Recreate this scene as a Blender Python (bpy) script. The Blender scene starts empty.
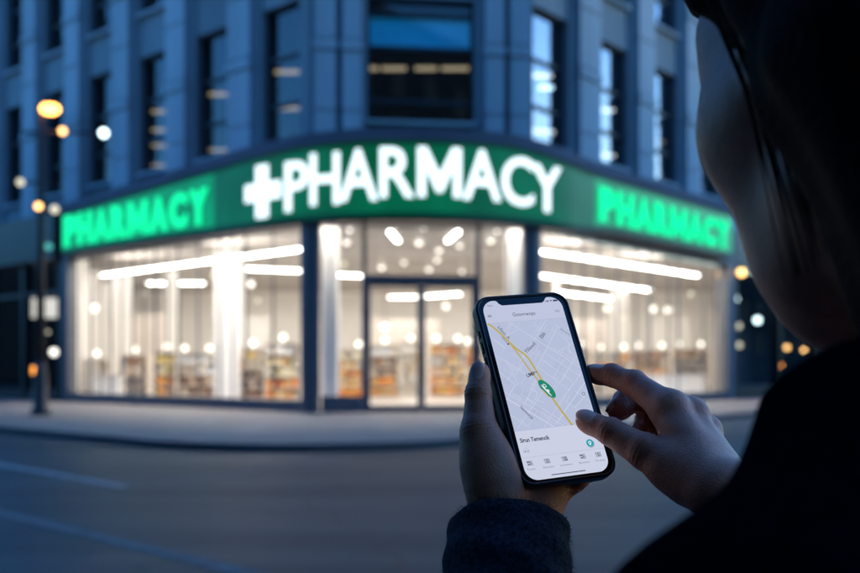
import bpy, bmesh, math, random
import numpy as np
from mathutils import Vector, Matrix, noise
random.seed(7); rng = np.random.default_rng(7)
scene = bpy.context.scene
COL = scene.collection
CAMH = 1.35                                  # eye height above the pavement
R = math.radians

# ------------------------------------------------------------------ object helpers
def link(o, parent=None):
    COL.objects.link(o)
    if parent is not None: o.parent = parent
    return o
def tag(o, label=None, cat=None, group=None, kind=None):
    if label: o['label'] = label
    if cat: o['category'] = cat
    if group: o['group'] = group
    if kind: o['kind'] = kind
    return o
def thing(name, loc, label, cat, group=None):
    o = bpy.data.objects.new(name, None); o.location = loc; o.empty_display_size = .1
    link(o); return tag(o, label, cat, group)
class MB:
    """collects faces; build() links them as one mesh object"""
    def __init__(s): s.v=[]; s.f=[]; s.m=[]
    def face(s, pts, m=0):
        b=len(s.v); s.v+= [tuple(p) for p in pts]; s.f.append(tuple(range(b,b+len(pts)))); s.m.append(m)
    def hexa(s, p, m=0):                       # p: 4 bottom + 4 top points
        b=len(s.v); s.v+=[tuple(q) for q in p]
        for f in ((3,2,1,0),(4,5,6,7),(0,1,5,4),(1,2,6,5),(2,3,7,6),(3,0,4,7)):
            s.f.append(tuple(b+i for i in f)); s.m.append(m)
    def box(s, x0,x1,y0,y1,z0,z1,m=0):
        s.hexa([(x0,y0,z0),(x1,y0,z0),(x1,y1,z0),(x0,y1,z0),(x0,y0,z1),(x1,y0,z1),(x1,y1,z1),(x0,y1,z1)],m)
    def fbox(s, F, s0,s1,o0,o1,z0,z1,m=0):
        s.hexa([F(s0,o0,z0),F(s1,o0,z0),F(s1,o1,z0),F(s0,o1,z0),F(s0,o0,z1),F(s1,o0,z1),F(s1,o1,z1),F(s0,o1,z1)],m)
    def grid(s, rows, m=0, closed=False, cap=False):
        b=len(s.v); n=len(rows[0])
        for r in rows: s.v += [tuple(p) for p in r]
        for i in range(len(rows)-1):
            for j in range(n if closed else n-1):
                k=(j+1)%n
                s.f.append((b+i*n+j, b+i*n+k, b+(i+1)*n+k, b+(i+1)*n+j)); s.m.append(m)
        if cap:
            s.f.append(tuple(b+j for j in reversed(range(n)))); s.m.append(m)
            s.f.append(tuple(b+(len(rows)-1)*n+j for j in range(n))); s.m.append(m)
    def lathe(s, c, prof, n=20, m=0):          # prof: (radius, z)
        rows=[[(c[0]+r*math.cos(2*math.pi*k/n), c[1]+r*math.sin(2*math.pi*k/n), c[2]+z) for k in range(n)] for r,z in prof]
        s.grid(rows,m,True,True)
    def tube(s, pts, rad, n=10, m=0):
        rows=[]; pts=[Vector(p) for p in pts]
        for i,p in enumerate(pts):
            d=(pts[min(i+1,len(pts)-1)]-pts[max(i-1,0)]).normalized()
            a=d.orthogonal().normalized() if i==0 else (a-d*a.dot(d)).normalized()
            b=d.cross(a); r=rad[i] if isinstance(rad,(list,tuple)) else rad
            rows.append([p+a*math.cos(2*math.pi*k/n)*r+b*math.sin(2*math.pi*k/n)*r for k in range(n)])
        s.grid(rows,m,True,True)
    def sphere(s, c, r, m=0, n=14, sq=(1,1,1)):
        rows=[[(c[0]+r*sq[0]*math.sin(t)*math.cos(2*math.pi*k/n), c[1]+r*sq[1]*math.sin(t)*math.sin(2*math.pi*k/n), c[2]-r*sq[2]*math.cos(t)) for k in range(n)]
              for t in [math.pi*(.03+.94*i/9) for i in range(10)]]
        s.grid(rows,m,True,True)
    def build(s, name, mats, parent=None, smooth=False, origin=None):
        me=bpy.data.meshes.new(name)
        v=np.array(s.v,dtype=float).reshape(-1,3)
        off=Vector((0,0,0))
        if parent is not None:
            p=parent; 
            while p is not None: off+=p.location; p=p.parent
        elif origin is None and len(v):
            off=Vector(((v[:,0].min()+v[:,0].max())/2,(v[:,1].min()+v[:,1].max())/2,v[:,2].min()))
        elif origin is not None: off=Vector(origin)
        v=v-np.array(off)
        me.from_pydata([tuple(q) for q in v],[],s.f)
        if not isinstance(mats,(list,tuple)): mats=[mats]
        for mm in mats: me.materials.append(mm)
        me.polygons.foreach_set('material_index',s.m)
        if smooth: me.polygons.foreach_set('use_smooth',[True]*len(s.f))
        me.update()
        o=bpy.data.objects.new(name,me)
        if parent is None: o.location=off
        return link(o,parent)
def fixn(o):
    bm=bmesh.new(); bm.from_mesh(o.data); bmesh.ops.recalc_face_normals(bm,faces=bm.faces[:]); bm.to_mesh(o.data); bm.free(); return o

# ------------------------------------------------------------------ materials
def base(name):
    m=bpy.data.materials.new(name); m.use_nodes=True; nt=m.node_tree
    for n in list(nt.nodes): nt.nodes.remove(n)
    out=nt.nodes.new('ShaderNodeOutputMaterial'); return m,nt,out
def N(nt,t,**kw):
    n=nt.nodes.new(t)
    for k,v in kw.items():
        if k in n.inputs: n.inputs[k].default_value=v
        else: setattr(n,k,v)
    return n
def c4(c): return (c[0],c[1],c[2],1)
def solid(name, col, rough=.6, var=.15, scale=3, metal=0, bump=0, bscale=40, spec=.5, coords='Object', emit=None):
    m,nt,out=base(name); b=N(nt,'ShaderNodeBsdfPrincipled',Roughness=rough,Metallic=metal)
    b.inputs['Specular IOR Level'].default_value=spec
    tc=N(nt,'ShaderNodeTexCoord'); nz=N(nt,'ShaderNodeTexNoise',Scale=scale,Detail=6,Roughness=.6)
    nt.links.new(tc.outputs[coords],nz.inputs['Vector'])
    r=N(nt,'ShaderNodeValToRGB'); e=r.color_ramp.elements
    e[0].position=.3; e[1].position=.7
    e[0].color=c4([x*(1-var) for x in col]); e[1].color=c4([min(1,x*(1+var)) for x in col])
    nt.links.new(nz.outputs['Fac'],r.inputs['Fac']); nt.links.new(r.outputs['Color'],b.inputs['Base Color'])
    if bump:
        n2=N(nt,'ShaderNodeTexNoise',Scale=bscale,Detail=5); nt.links.new(tc.outputs[coords],n2.inputs['Vector'])
        bp=N(nt,'ShaderNodeBump',Strength=bump,Distance=.01); nt.links.new(n2.outputs['Fac'],bp.inputs['Height'])
        nt.links.new(bp.outputs['Normal'],b.inputs['Normal'])
    if emit:
        b.inputs['Emission Color'].default_value=c4(emit[0]); b.inputs['Emission Strength'].default_value=emit[1]
    nt.links.new(b.outputs['BSDF'],out.inputs['Surface']); return m
def emis(name,col,s,sample=True):
    m,nt,out=base(name); e=N(nt,'ShaderNodeEmission',Color=c4(col),Strength=s)
    nt.links.new(e.outputs[0],out.inputs['Surface'])
    if not sample: m.cycles.emission_sampling='NONE'
    return m
def glass(name, tint, refl, rough=.02):
    m,nt,out=base(name); t=N(nt,'ShaderNodeBsdfTransparent',Color=c4(tint)); g=N(nt,'ShaderNodeBsdfGlossy',Color=(1,1,1,1),Roughness=rough)
    fr=N(nt,'ShaderNodeLayerWeight'); fr.inputs['Blend'].default_value=.5; pw=N(nt,'ShaderNodeMath',operation='POWER'); pw.inputs[1].default_value=5
    ad=N(nt,'ShaderNodeMath',operation='ADD',use_clamp=True); ad.inputs[1].default_value=refl+.04
    nt.links.new(fr.outputs['Facing'],pw.inputs[0]); nt.links.new(pw.outputs[0],ad.inputs[0]); mx=N(nt,'ShaderNodeMixShader')
    nt.links.new(ad.outputs[0],mx.inputs[0]); nt.links.new(t.outputs[0],mx.inputs[1]); nt.links.new(g.outputs[0],mx.inputs[2])
    nt.links.new(mx.outputs[0],out.inputs['Surface']); return m

def stone_mat(name, col):
    m,nt,out=base(name); b=N(nt,'ShaderNodeBsdfPrincipled',Roughness=.75)
    tc=N(nt,'ShaderNodeTexCoord'); geo=N(nt,'ShaderNodeNewGeometry')
    n1=N(nt,'ShaderNodeTexNoise',Scale=.5,Detail=8,Roughness=.65); n2=N(nt,'ShaderNodeTexNoise',Scale=9,Detail=6)
    mp=N(nt,'ShaderNodeMapping'); mp.inputs['Scale'].default_value=(1,1,.18)
    nt.links.new(geo.outputs['Position'],mp.inputs['Vector']); nt.links.new(mp.outputs[0],n1.inputs['Vector']); nt.links.new(geo.outputs['Position'],n2.inputs['Vector'])
    r=N(nt,'ShaderNodeValToRGB'); e=r.color_ramp.elements; e[0].position=.3; e[1].position=.72
    e[0].color=c4([x*.74 for x in col]); e[1].color=c4([x*1.15 for x in col])
    nt.links.new(n1.outputs['Fac'],r.inputs['Fac'])
    mx=N(nt,'ShaderNodeMixRGB',blend_type='MULTIPLY'); mx.inputs[0].default_value=.25
    nt.links.new(r.outputs[0],mx.inputs[1]); nt.links.new(n2.outputs['Color'],mx.inputs[2]); nt.links.new(mx.outputs[0],b.inputs['Base Color'])
    bp=N(nt,'ShaderNodeBump',Strength=.25,Distance=.02); nt.links.new(n2.outputs['Fac'],bp.inputs['Height']); nt.links.new(bp.outputs[0],b.inputs['Normal'])
    nt.links.new(b.outputs[0],out.inputs['Surface']); return m

def asphalt_mat():
    m,nt,out=base('asphalt'); b=N(nt,'ShaderNodeBsdfPrincipled')
    geo=N(nt,'ShaderNodeNewGeometry')
    mp=N(nt,'ShaderNodeMapping'); mp.inputs['Rotation'].default_value=(0,0,R(-41)); mp.inputs['Scale'].default_value=(.16,1.1,1)
    nt.links.new(geo.outputs['Position'],mp.inputs['Vector'])
    n1=N(nt,'ShaderNodeTexNoise',Scale=.9,Detail=7,Roughness=.6); nt.links.new(mp.outputs[0],n1.inputs['Vector'])
    n2=N(nt,'ShaderNodeTexNoise',Scale=60,Detail=4); nt.links.new(geo.outputs['Position'],n2.inputs['Vector'])
    n3=N(nt,'ShaderNodeTexVoronoi',Scale=.35); n3.feature='DISTANCE_TO_EDGE'
    nw=N(nt,'ShaderNodeTexNoise',Scale=1.2,Detail=5); nt.links.new(geo.outputs['Position'],nw.inputs['Vector'])
    ad=N(nt,'ShaderNodeMixRGB',blend_type='ADD'); ad.inputs[0].default_value=.6; nt.links.new(geo.outputs['Position'],ad.inputs[1]); nt.links.new(nw.outputs['Color'],ad.inputs[2]); nt.links.new(ad.outputs[0],n3.inputs['Vector'])
    r=N(nt,'ShaderNodeValToRGB'); e=r.color_ramp.elements; e[0].position=.28; e[1].position=.75
    e[0].color=(.022,.029,.035,1); e[1].color=(.062,.078,.090,1); nt.links.new(n1.outputs['Fac'],r.inputs['Fac'])
    mx=N(nt,'ShaderNodeMixRGB',blend_type='MULTIPLY'); mx.inputs[0].default_value=.5; nt.links.new(r.outputs[0],mx.inputs[1]); nt.links.new(n2.outputs['Color'],mx.inputs[2])
    cr=N(nt,'ShaderNodeMapRange'); cr.inputs['From Max'].default_value=.012; cr.inputs['To Min'].default_value=.45; nt.links.new(n3.outputs['Distance'],cr.inputs['Value'])
    m2=N(nt,'ShaderNodeMixRGB',blend_type='MULTIPLY'); m2.inputs[0].default_value=1; nt.links.new(mx.outputs[0],m2.inputs[1]); nt.links.new(cr.outputs[0],m2.inputs[2])
    nt.links.new(m2.outputs[0],b.inputs['Base Color'])
    rr=N(nt,'ShaderNodeMapRange'); rr.inputs['To Min'].default_value=.62; rr.inputs['To Max'].default_value=.42; b.inputs['Specular IOR Level'].default_value=.35; nt.links.new(n1.outputs['Fac'],rr.inputs['Value']); nt.links.new(rr.outputs[0],b.inputs['Roughness'])
    bp=N(nt,'ShaderNodeBump',Strength=.5,Distance=.006); nt.links.new(n2.outputs['Fac'],bp.inputs['Height']); nt.links.new(bp.outputs[0],b.inputs['Normal'])
    nt.links.new(b.outputs[0],out.inputs['Surface']); return m
def paving_mat():
    m,nt,out=base('paving'); b=N(nt,'ShaderNodeBsdfPrincipled',Roughness=.7)
    geo=N(nt,'ShaderNodeNewGeometry'); mp=N(nt,'ShaderNodeMapping'); mp.inputs['Rotation'].default_value=(0,0,R(-41))
    nt.links.new(geo.outputs['Position'],mp.inputs['Vector'])
    br=N(nt,'ShaderNodeTexBrick',Scale=1.0); br.inputs['Color1'].default_value=(.36,.30,.25,1); br.inputs['Color2'].default_value=(.27,.225,.19,1); br.inputs['Mortar'].default_value=(.09,.09,.09,1)
    br.inputs['Mortar Size'].default_value=.012; br.inputs['Brick Width'].default_value=.9; br.inputs['Row Height'].default_value=.6
    nt.links.new(mp.outputs[0],br.inputs['Vector'])
    n2=N(nt,'ShaderNodeTexNoise',Scale=1.3,Detail=8); nt.links.new(geo.outputs['Position'],n2.inputs['Vector'])
    mx=N(nt,'ShaderNodeMixRGB',blend_type='MULTIPLY'); mx.inputs[0].default_value=.5; nt.links.new(br.outputs[0],mx.inputs[1]); nt.links.new(n2.outputs['Color'],mx.inputs[2])
    nt.links.new(mx.outputs[0],b.inputs['Base Color'])
    nt.links.new(b.outputs[0],out.inputs['Surface']); return m

def skin_mat():
    m,nt,out=base('skin'); b=N(nt,'ShaderNodeBsdfPrincipled',Roughness=.5)
    b.inputs['Subsurface Weight'].default_value=.18; b.inputs['Subsurface Radius'].default_value=(.006,.0025,.0015); b.inputs['Subsurface Scale'].default_value=1.0
    tc=N(nt,'ShaderNodeTexCoord'); n1=N(nt,'ShaderNodeTexNoise',Scale=55,Detail=6,Roughness=.65); nt.links.new(tc.outputs['Object'],n1.inputs['Vector'])
    r=N(nt,'ShaderNodeValToRGB'); e=r.color_ramp.elements; e[0].position=.25; e[1].position=.75
    e[0].color=(.42,.14,.08,1); e[1].color=(.66,.285,.18,1); nt.links.new(n1.outputs['Fac'],r.inputs['Fac'])
    a=N(nt,'ShaderNodeAttribute',attribute_name='nail'); mx=N(nt,'ShaderNodeMixRGB'); mx.inputs[2].default_value=(.78,.46,.37,1)
    nt.links.new(a.outputs['Fac'],mx.inputs[0]); nt.links.new(r.outputs[0],mx.inputs[1])
    a2=N(nt,'ShaderNodeAttribute',attribute_name='red'); m2=N(nt,'ShaderNodeMixRGB',blend_type='MULTIPLY'); m2.inputs[2].default_value=(.86,.6,.55,1)
    nt.links.new(a2.outputs['Fac'],m2.inputs[0]); nt.links.new(mx.outputs[0],m2.inputs[1])
    nt.links.new(m2.outputs[0],b.inputs['Base Color'])
    rm=N(nt,'ShaderNodeMapRange'); rm.inputs['To Min'].default_value=.52; rm.inputs['To Max'].default_value=.36; nt.links.new(a.outputs['Fac'],rm.inputs['Value']); nt.links.new(rm.outputs[0],b.inputs['Roughness'])
    v=N(nt,'ShaderNodeTexVoronoi',Scale=900); nt.links.new(tc.outputs['Object'],v.inputs['Vector'])
    n2=N(nt,'ShaderNodeTexNoise',Scale=260,Detail=4); nt.links.new(tc.outputs['Object'],n2.inputs['Vector'])
    sm=N(nt,'ShaderNodeMath',operation='ADD'); nt.links.new(v.outputs['Distance'],sm.inputs[0]); nt.links.new(n2.outputs['Fac'],sm.inputs[1])
    inv=N(nt,'ShaderNodeMath',operation='SUBTRACT'); inv.inputs[0].default_value=1; nt.links.new(a.outputs['Fac'],inv.inputs[1])
    st=N(nt,'ShaderNodeMath',operation='MULTIPLY'); st.inputs[1].default_value=.36; nt.links.new(inv.outputs[0],st.inputs[0])
    bp=N(nt,'ShaderNodeBump',Distance=.0007); nt.links.new(st.outputs[0],bp.inputs['Strength']); nt.links.new(sm.outputs[0],bp.inputs['Height']); nt.links.new(bp.outputs[0],b.inputs['Normal'])
    nt.links.new(b.outputs[0],out.inputs['Surface']); return m
def wool_mat(name,col,spec=.1):
    m,nt,out=base(name); b=N(nt,'ShaderNodeBsdfPrincipled',Roughness=.95); b.inputs['Specular IOR Level'].default_value=spec
    b.inputs['Sheen Weight'].default_value=spec*.5; b.inputs['Sheen Roughness'].default_value=.5
    tc=N(nt,'ShaderNodeTexCoord'); n1=N(nt,'ShaderNodeTexNoise',Scale=300,Detail=5,Roughness=.8); nt.links.new(tc.outputs['Object'],n1.inputs['Vector'])
    n2=N(nt,'ShaderNodeTexNoise',Scale=35,Detail=4); nt.links.new(tc.outputs['Object'],n2.inputs['Vector'])
    r=N(nt,'ShaderNodeValToRGB'); e=r.color_ramp.elements; e[0].position=.38; e[1].position=.68
    e[0].color=c4([x*.25 for x in col]); e[1].color=c4([x*3.4 for x in col]); nt.links.new(n1.outputs['Fac'],r.inputs['Fac'])
    mx=N(nt,'ShaderNodeMixRGB',blend_type='MULTIPLY'); mx.inputs[0].default_value=.5; nt.links.new(r.outputs[0],mx.inputs[1]); nt.links.new(n2.outputs['Color'],mx.inputs[2])
    nt.links.new(mx.outputs[0],b.inputs['Base Color'])
    bp=N(nt,'ShaderNodeBump',Strength=.9,Distance=.0025); nt.links.new(n1.outputs['Fac'],bp.inputs['Height']); nt.links.new(bp.outputs[0],b.inputs['Normal'])
    nt.links.new(b.outputs[0],out.inputs['Surface']); return m

M_stone=stone_mat('blue_grey_stone',(.25,.31,.35)); M_stone2=stone_mat('pale_stone_trim',(.46,.54,.60)); M_ledge=stone_mat('dark_ledge',(.13,.13,.17))
M_dark=solid('dark_frame',(.012,.016,.024),.45); M_blueframe=solid('slate_blue_frame',(.10,.108,.125),.4,var=.12,scale=2)
M_black=solid('black_metal',(.012,.012,.014),.45,bump=.1); M_asph=asphalt_mat(); M_pave=paving_mat(); M_kerb=stone_mat('kerb_granite',(.09,.09,.095))
M_paint=solid('road_paint',(.135,.132,.13),.7,var=.4,scale=5); M_paint2=solid('fresh_road_paint',(.31,.305,.30),.7,var=.35,scale=4); M_glass=glass('shop_glass',(.97,.98,.98),.0); M_wglassL=glass('window_glass_dull',(.75,.82,.88),.03)
M_wglassR=glass('window_glass_sky',(.6,.7,.8),.34,.03); M_dglass=glass('dark_shop_glass',(.85,.88,.9),.01)
M_in=solid('interior_plaster',(.82,.79,.75),.8,var=.04); M_infl=solid('interior_floor',(.55,.50,.45),.3,var=.1); M_ceil=solid('interior_ceiling',(.80,.77,.74),.85,var=.03)
M_white=solid('white_laminate',(.82,.80,.77),.45,var=.04); M_tan=solid('tan_panel',(.72,.65,.59),.6,var=.1); M_beam=solid('added_beam_paint',(.42,.39,.36),.85,var=.05); M_shelf=solid('shelf_wood',(.74,.66,.57),.6,var=.1); M_office=solid('office_dark',(.05,.06,.07),.9,var=.3)
M_strip=emis('led_strip',(1,.96,.9),13); M_frontfill=emis('front_fill_light',(1,.92,.84),42); M_beamfill=emis('beam_fill_light',(1,.96,.90),13.5); M_spot=emis('spot_bulb',(1,.93,.82),3.2); M_warm=emis('warm_bulb',(1,.55,.18),4.5); M_orange=emis('orange_bulb',(1,.34,.05),3.5)
M_cool=emis('cool_bulb',(.72,.95,1),5); M_dim=emis('dim_bulb',(.85,.8,.6),1.4); M_teal=emis('teal_bulb',(.15,.8,.75),.7); M_officelamp=emis('office_lamp',(1,.76,.46),.5); M_officewhite=emis('office_lamp_white',(1,.95,.85),2.6)
M_lightbox=emis('lightbox',(1,.95,.85),1.1)
M_letter=emis('sign_letter_white',(.74,.90,1),1.8); M_gletter=emis('sign_letter_green',(.01,1,.42),1.25)
M_skin=skin_mat(); M_coat=wool_mat('navy_wool',(.022,.029,.044)); M_coatshade=wool_mat('navy_wool_shaded',(.0030,.0040,.0068),.0); M_hair=solid('dark_hair',(.006,.0045,.004),.6,var=.5,scale=60,bump=.5,bscale=300,spec=.015)  # the coat's backlit shade is put into the darker wool; left sleeve stays lighter
M_trous=solid('dark_trousers',(.012,.012,.016),.9,bump=.3,bscale=300); M_shoe=solid('black_leather',(.01,.01,.011),.35)

def sign_panel_mat(name,dark,lit):
    m,nt,out=base(name); b=N(nt,'ShaderNodeBsdfPrincipled',Roughness=.35); b.inputs['Base Color'].default_value=(.002,.07,.02,1); b.inputs['Specular IOR Level'].default_value=.2
    geo=N(nt,'ShaderNodeNewGeometry'); n1=N(nt,'ShaderNodeTexNoise',Scale=.6,Detail=3); nt.links.new(geo.outputs['Position'],n1.inputs['Vector'])
    r=N(nt,'ShaderNodeValToRGB'); e=r.color_ramp.elements; e[0].position=.3; e[1].position=.7; e[0].color=c4(dark); e[1].color=c4(lit)
    nt.links.new(n1.outputs['Fac'],r.inputs['Fac']); nt.links.new(r.outputs[0],b.inputs['Emission Color']); b.inputs['Emission Strength'].default_value=1
    nt.links.new(b.outputs[0],out.inputs['Surface']); return m
M_panel=sign_panel_mat('sign_green',(.001,.075,.036),(.001,.125,.062)); M_panelglow=sign_panel_mat('sign_green_letter_glow',(.001,.20,.085),(.001,.36,.155))  # glow around the side letters put into the side panels' own emission
M_panele=sign_panel_mat('sign_green_edge',(.001,.025,.018),(.001,.035,.025))

# ------------------------------------------------------------------ plan of the corner
def V2(x,y): return np.array([x,y],float)
dl,dr=V2(-.757,.653),V2(.654,.757); nl,nr=V2(-.653,-.757),V2(.757,-.654)
P1,P2=V2(-3.53,27.8),V2(3.11,28.56); dc=(P2-P1)/np.linalg.norm(P2-P1); nc=V2(dc[1],-dc[0]); LC=float(np.linalg.norm(P2-P1))
def frame(o,d,n): return lambda s,off,h: (o[0]+d[0]*s+n[0]*off, o[1]+d[1]*s+n[1]*off, CAMH+h)
FL,FR,FC=frame(P1,dl,nl),frame(P2,dr,nr),frame(P1,dc,nc)
G=-CAMH                                       # pavement level measured from eye height
C0=V2(-.10,24.84)
LEND,REND=14.3,14.4

# ------------------------------------------------------------------ ground
g=MB(); S=500; g.face([(-S,-S,-.13),(S,-S,-.13),(S,S,-.13),(-S,S,-.13)])
tag(g.build('road',M_asph),kind='structure')
def corner_path(ol,orr,rc,tl,tr,n=24):
    K=C0+nl*ol+nr*orr; a=K+dl*rc; O=a+dr*rc
    pts=[K+dl*(rc+tl*(1-i/14)) for i in range(14)]
    a0=math.atan2(nl[1],nl[0]); a1=math.atan2(nr[1],nr[0])
    for i in range(n+1):
        t=a0+(a1-a0)*i/n; pts.append(O+rc*V2(math.cos(t),math.sin(t)))
    pts+=[K+dr*(rc+tr*(i+1)/14) for i in range(14)]
    return pts
def up(p,z): return (p[0],p[1],z)
kp=corner_path(8.9,5.2,4.5,70,70); ki=corner_path(8.75,5.05,4.35,70,70)
s=MB(); s.face([up(p,0) for p in ki]+[(60,150,0),(-60,150,0)])
tag(s.build('pavement',M_pave),kind='structure')
s=MB(); s.grid([[up(p,-.135) for p in kp],[up(p,-.01) for p in kp],[up(p*.9+q*.1,.003) for p,q in zip(kp,ki)],[up(p,.003) for p in ki],[up(p,-.05) for p in ki]])
tag(fixn(s.build('kerb',M_kerb)),kind='structure')
def strip(mb,a,b,w,z=-.126,n=8):
    a,b=V2(*a),V2(*b); d=(b-a)/np.linalg.norm(b-a); q=V2(-d[1],d[0])*w/2
    mb.face([up(a-q,z),up(b-q,z),up(b+q,z),up(a+q,z)])
for a,b,w in (((-13.0,20.6),(-3.75,11.67),.16),((-9.6,14.45),(1.6,4.1),.17),((-3.75,11.72),(-1.2,15.3),.13)):
    s=MB(); strip(s,a,b,w); tag(s.build('road_marking',M_paint2 if a[0]==-13.0 else M_paint),kind='structure')

# ------------------------------------------------------------------ pharmacy building
B=thing('pharmacy_building',(0,30,0),'blue grey stone corner building with tall dark windows above the lit shopfront','building')
WL=[1.35+3.42*k for k in range(8)]; WR=[1.0,4.84,8.6,12.35]
LEN_L,LEN_R=28.5,14.8
ROWS=[(6.75,11.0),(12.4,16.65)]
TOP=18.2
wall=MB()
def facade(F,cs,hw,L,start=0,base=4.2):
    edges=[start]
    for c in cs: edges+= [c-hw,c+hw]
    edges.append(L)
    for i in range(0,len(edges),2):                       # piers
        if edges[i+1]-edges[i]>.02: wall.fbox(F,edges[i],edges[i+1],-.55,0,base,TOP)
    for c in cs:                                          # spandrels
        z=base
        for a,b in ROWS+[(TOP,TOP)]:
            wall.fbox(F,c-hw,c+hw,-.5,-.07,z,a); z=b
facade(FL,WL,.885,LEN_L); facade(FR,WR,1.0,LEN_R); facade(FC,[LC/2-.05],1.62,LC)
wall.fbox(FR,LEN_R-.5,LEN_R,-.5,0,G,4.2)
wall.build('wall',M_stone,B)
def pilaster(F,s0,s1,o=.26):
    mb=MB(); z=5.6; hs=[1.9,1.75,.35,1.9,1.75,.35,2.1,2.0]
    for h in hs:
        z1=min(z+h,TOP); mb.fbox(F,s0,s1,0,o,z+.035,z1-.035)
        if h==.35: mb.fbox(F,s0-.03,s1+.03,0,o+.05,z+.03,z1-.03)
        z=z1
    mb.fbox(F,s0+.05,s1-.05,0,o-.05,5.6,z)
    return mb.build('pilaster',M_stone2,B)
for i,c in enumerate(WL[:-1]): pilaster(FL,c+.885+.28,WL[i+1]-.885-.28)
for i,c in enumerate(WR[:-1]): pilaster(FR,c+1.0+.28,WR[i+1]-1.0-.28)
pilaster(FC,.12,.75); pilaster(FC,.95,1.5); pilaster(FC,5.2,5.75); pilaster(FC,5.95,6.55); pilaster(FR,13.6,14.7)
mb=MB()
for F,L,a in ((FL,LEN_L,-.1),(FR,LEN_R,-.1),(FC,LC,.0)):
    mb.fbox(F,a,L,-.6,.45,TOP,TOP+.3); mb.fbox(F,a,L,-.6,.6,TOP+.302,TOP+.5); mb.fbox(F,a,L,-.6,.1,TOP+.502,TOP+1.2)
mb.build('cornice',M_stone2,B)
def window(F,c,hw,z0,z1,gl,sky_reflection=None,bars=(.36,.70)):
    sl_=MB(); sl_.fbox(F,c-hw+.004,c+hw-.004,-.23,.12,z0+.003,z0+.10); sl_.build('sill',M_stone2,B)
    f=MB(); o0,o1=-.42,-.24; w=.09
    f.fbox(F,c-hw+.002,c-hw+w,o0,o1,z0+.002,z1-.002); f.fbox(F,c+hw-w,c+hw-.002,o0,o1,z0+.002,z1-.002)
    f.fbox(F,c-hw+w+.002,c+hw-w-.002,o0,o1,z0+.002,z0+w); f.fbox(F,c-hw+w+.002,c+hw-w-.002,o0,o1,z1-w,z1-.002)
    for b in bars:
        z=z1-(z1-z0)*b; f.fbox(F,c-hw+w+.002,c+hw-w-.002,o0+.03,o1-.02,z-.06,z+.06)
    fo=f.build('window',M_dark,B)
    p=MB(); p.face([F(c-hw+w,-.33,z0+w),F(c+hw-w,-.33,z0+w),F(c+hw-w,-.33,z1-w),F(c-hw+w,-.33,z1-w)]); p.build('pane',gl,fo)
    if sky_reflection:
        p=MB(); p.face([F(c-hw+w,-.40,z1-(z1-z0)*sky_reflection[0]),F(c+hw-w,-.40,z1-(z1-z0)*sky_reflection[0]),F(c+hw-w,-.40,z1-(z1-z0)*sky_reflection[1]),F(c-hw+w,-.40,z1-(z1-z0)*sky_reflection[1])]); p.build('sky_reflection',sky_reflection[2],fo)  # sheet behind the pane that paints in the reflected sky
    return fo
M_skyrefl=solid('blue_sky_reflection',(.02,.34,.62),.8,var=.1,emit=((.0,.20,.40),.32)); M_blind2=solid('grey_blind',(.10,.14,.2),.9)  # self-lit blue stands in for sky reflected in the centre window
for k,c in enumerate(WL):
    for j,(a,b) in enumerate(ROWS): window(FL,c,.885,a,b,M_wglassL)
for k,c in enumerate(WR):
    for j,(a,b) in enumerate(ROWS): window(FR,c,1.0,a,b,M_wglassR)
window(FC,LC/2-.05,1.62,7.2,11.0,M_wglassL,sky_reflection=(.38,.13,M_skyrefl),bars=(.12,.38,.80))
window(FC,LC/2-.05,1.62,12.4,16.65,M_wglassL,bars=(.15,.8))
# the upper office floors seen through the windows
upoly=[FL(LEN_L-.6,-.6,0)[:2],FL(.1,-.6,0)[:2],FC(.3,-.6,0)[:2],FC(LC-.3,-.6,0)[:2],FR(.1,-.6,0)[:2],FR(LEN_R-.6,-.6,0)[:2],(20,64),(-26,64)]
def plate(mb,poly,h,m=0): mb.face([up(p,CAMH+h) for p in poly],m)
off=MB()
for h in (6.5,11.15,12.2,16.8): plate(off,upoly,h)
for i in range(len(upoly)-3,len(upoly)):
    a,b=upoly[i],upoly[(i+1)%len(upoly)]; off.face([up(a,CAMH+6.4),up(b,CAMH+6.4),up(b,CAMH+17),up(a,CAMH+17)])
off.build('office_interior',M_office,B)
rf=MB(); plate(rf,[FL(LEN_L,0,0)[:2],FL(0,0,0)[:2],FR(0,0,0)[:2],FR(LEN_R,0,0)[:2],(20,64),(-26,64)],TOP+.1); rf.build('roof',M_ledge,B)

# shopfront ---------------------------------------------------------------
SG=4.28                                       # head of the glazing (behind the sign)
def shopfront(F,s0,s1,muls,name,gl=M_glass,frm=M_blueframe,plinth=.36):
    f=MB(); f.fbox(F,s0,s1,-.2,.06,G+.02,G+plinth); f.fbox(F,s0,s1,-.2,.06,SG,SG+.35)
    for k_,m_ in enumerate(muls): mw=.034 if k_%2 else .018; f.fbox(F,m_-mw,m_+mw,-.105,-.055,G+plinth+.002,SG-.002)
    fo=f.build(name,frm,B)
    p=MB(); p.face([F(s0,-.08,G+plinth),F(s1,-.08,G+plinth),F(s1,-.08,SG),F(s0,-.08,SG)]); p.build('pane',gl,fo)
shopfront(FL,.32,13.85,[13.2,12.44,11.7,11.03,10.3,9.55,8.8,8.12,7.4,6.73,5.6,4.42,3.75,3.08,1.75],'shop_window')
shopfront(FR,.32,13.9,[2.1,3.0,3.97,5.2,6.5,7.54,9.0,9.78,12.06,13.1],'shop_window')
shopfront(FC,.32,1.52,[.62],'shop_window',plinth=.5); shopfront(FC,5.08,6.36,[5.92],'shop_window',plinth=.5)
for F,a,b in ((FL,13.86,14.3),(FR,13.91,14.3),(FC,.0,.3),(FC,LC-.3,LC),(FL,.0,.3),(FR,.0,.3)):
    c=MB(); c.fbox(F,a+.004,b-.004,-.32,.1,G,SG+.3); c.build('column',M_blueframe,B)
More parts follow.
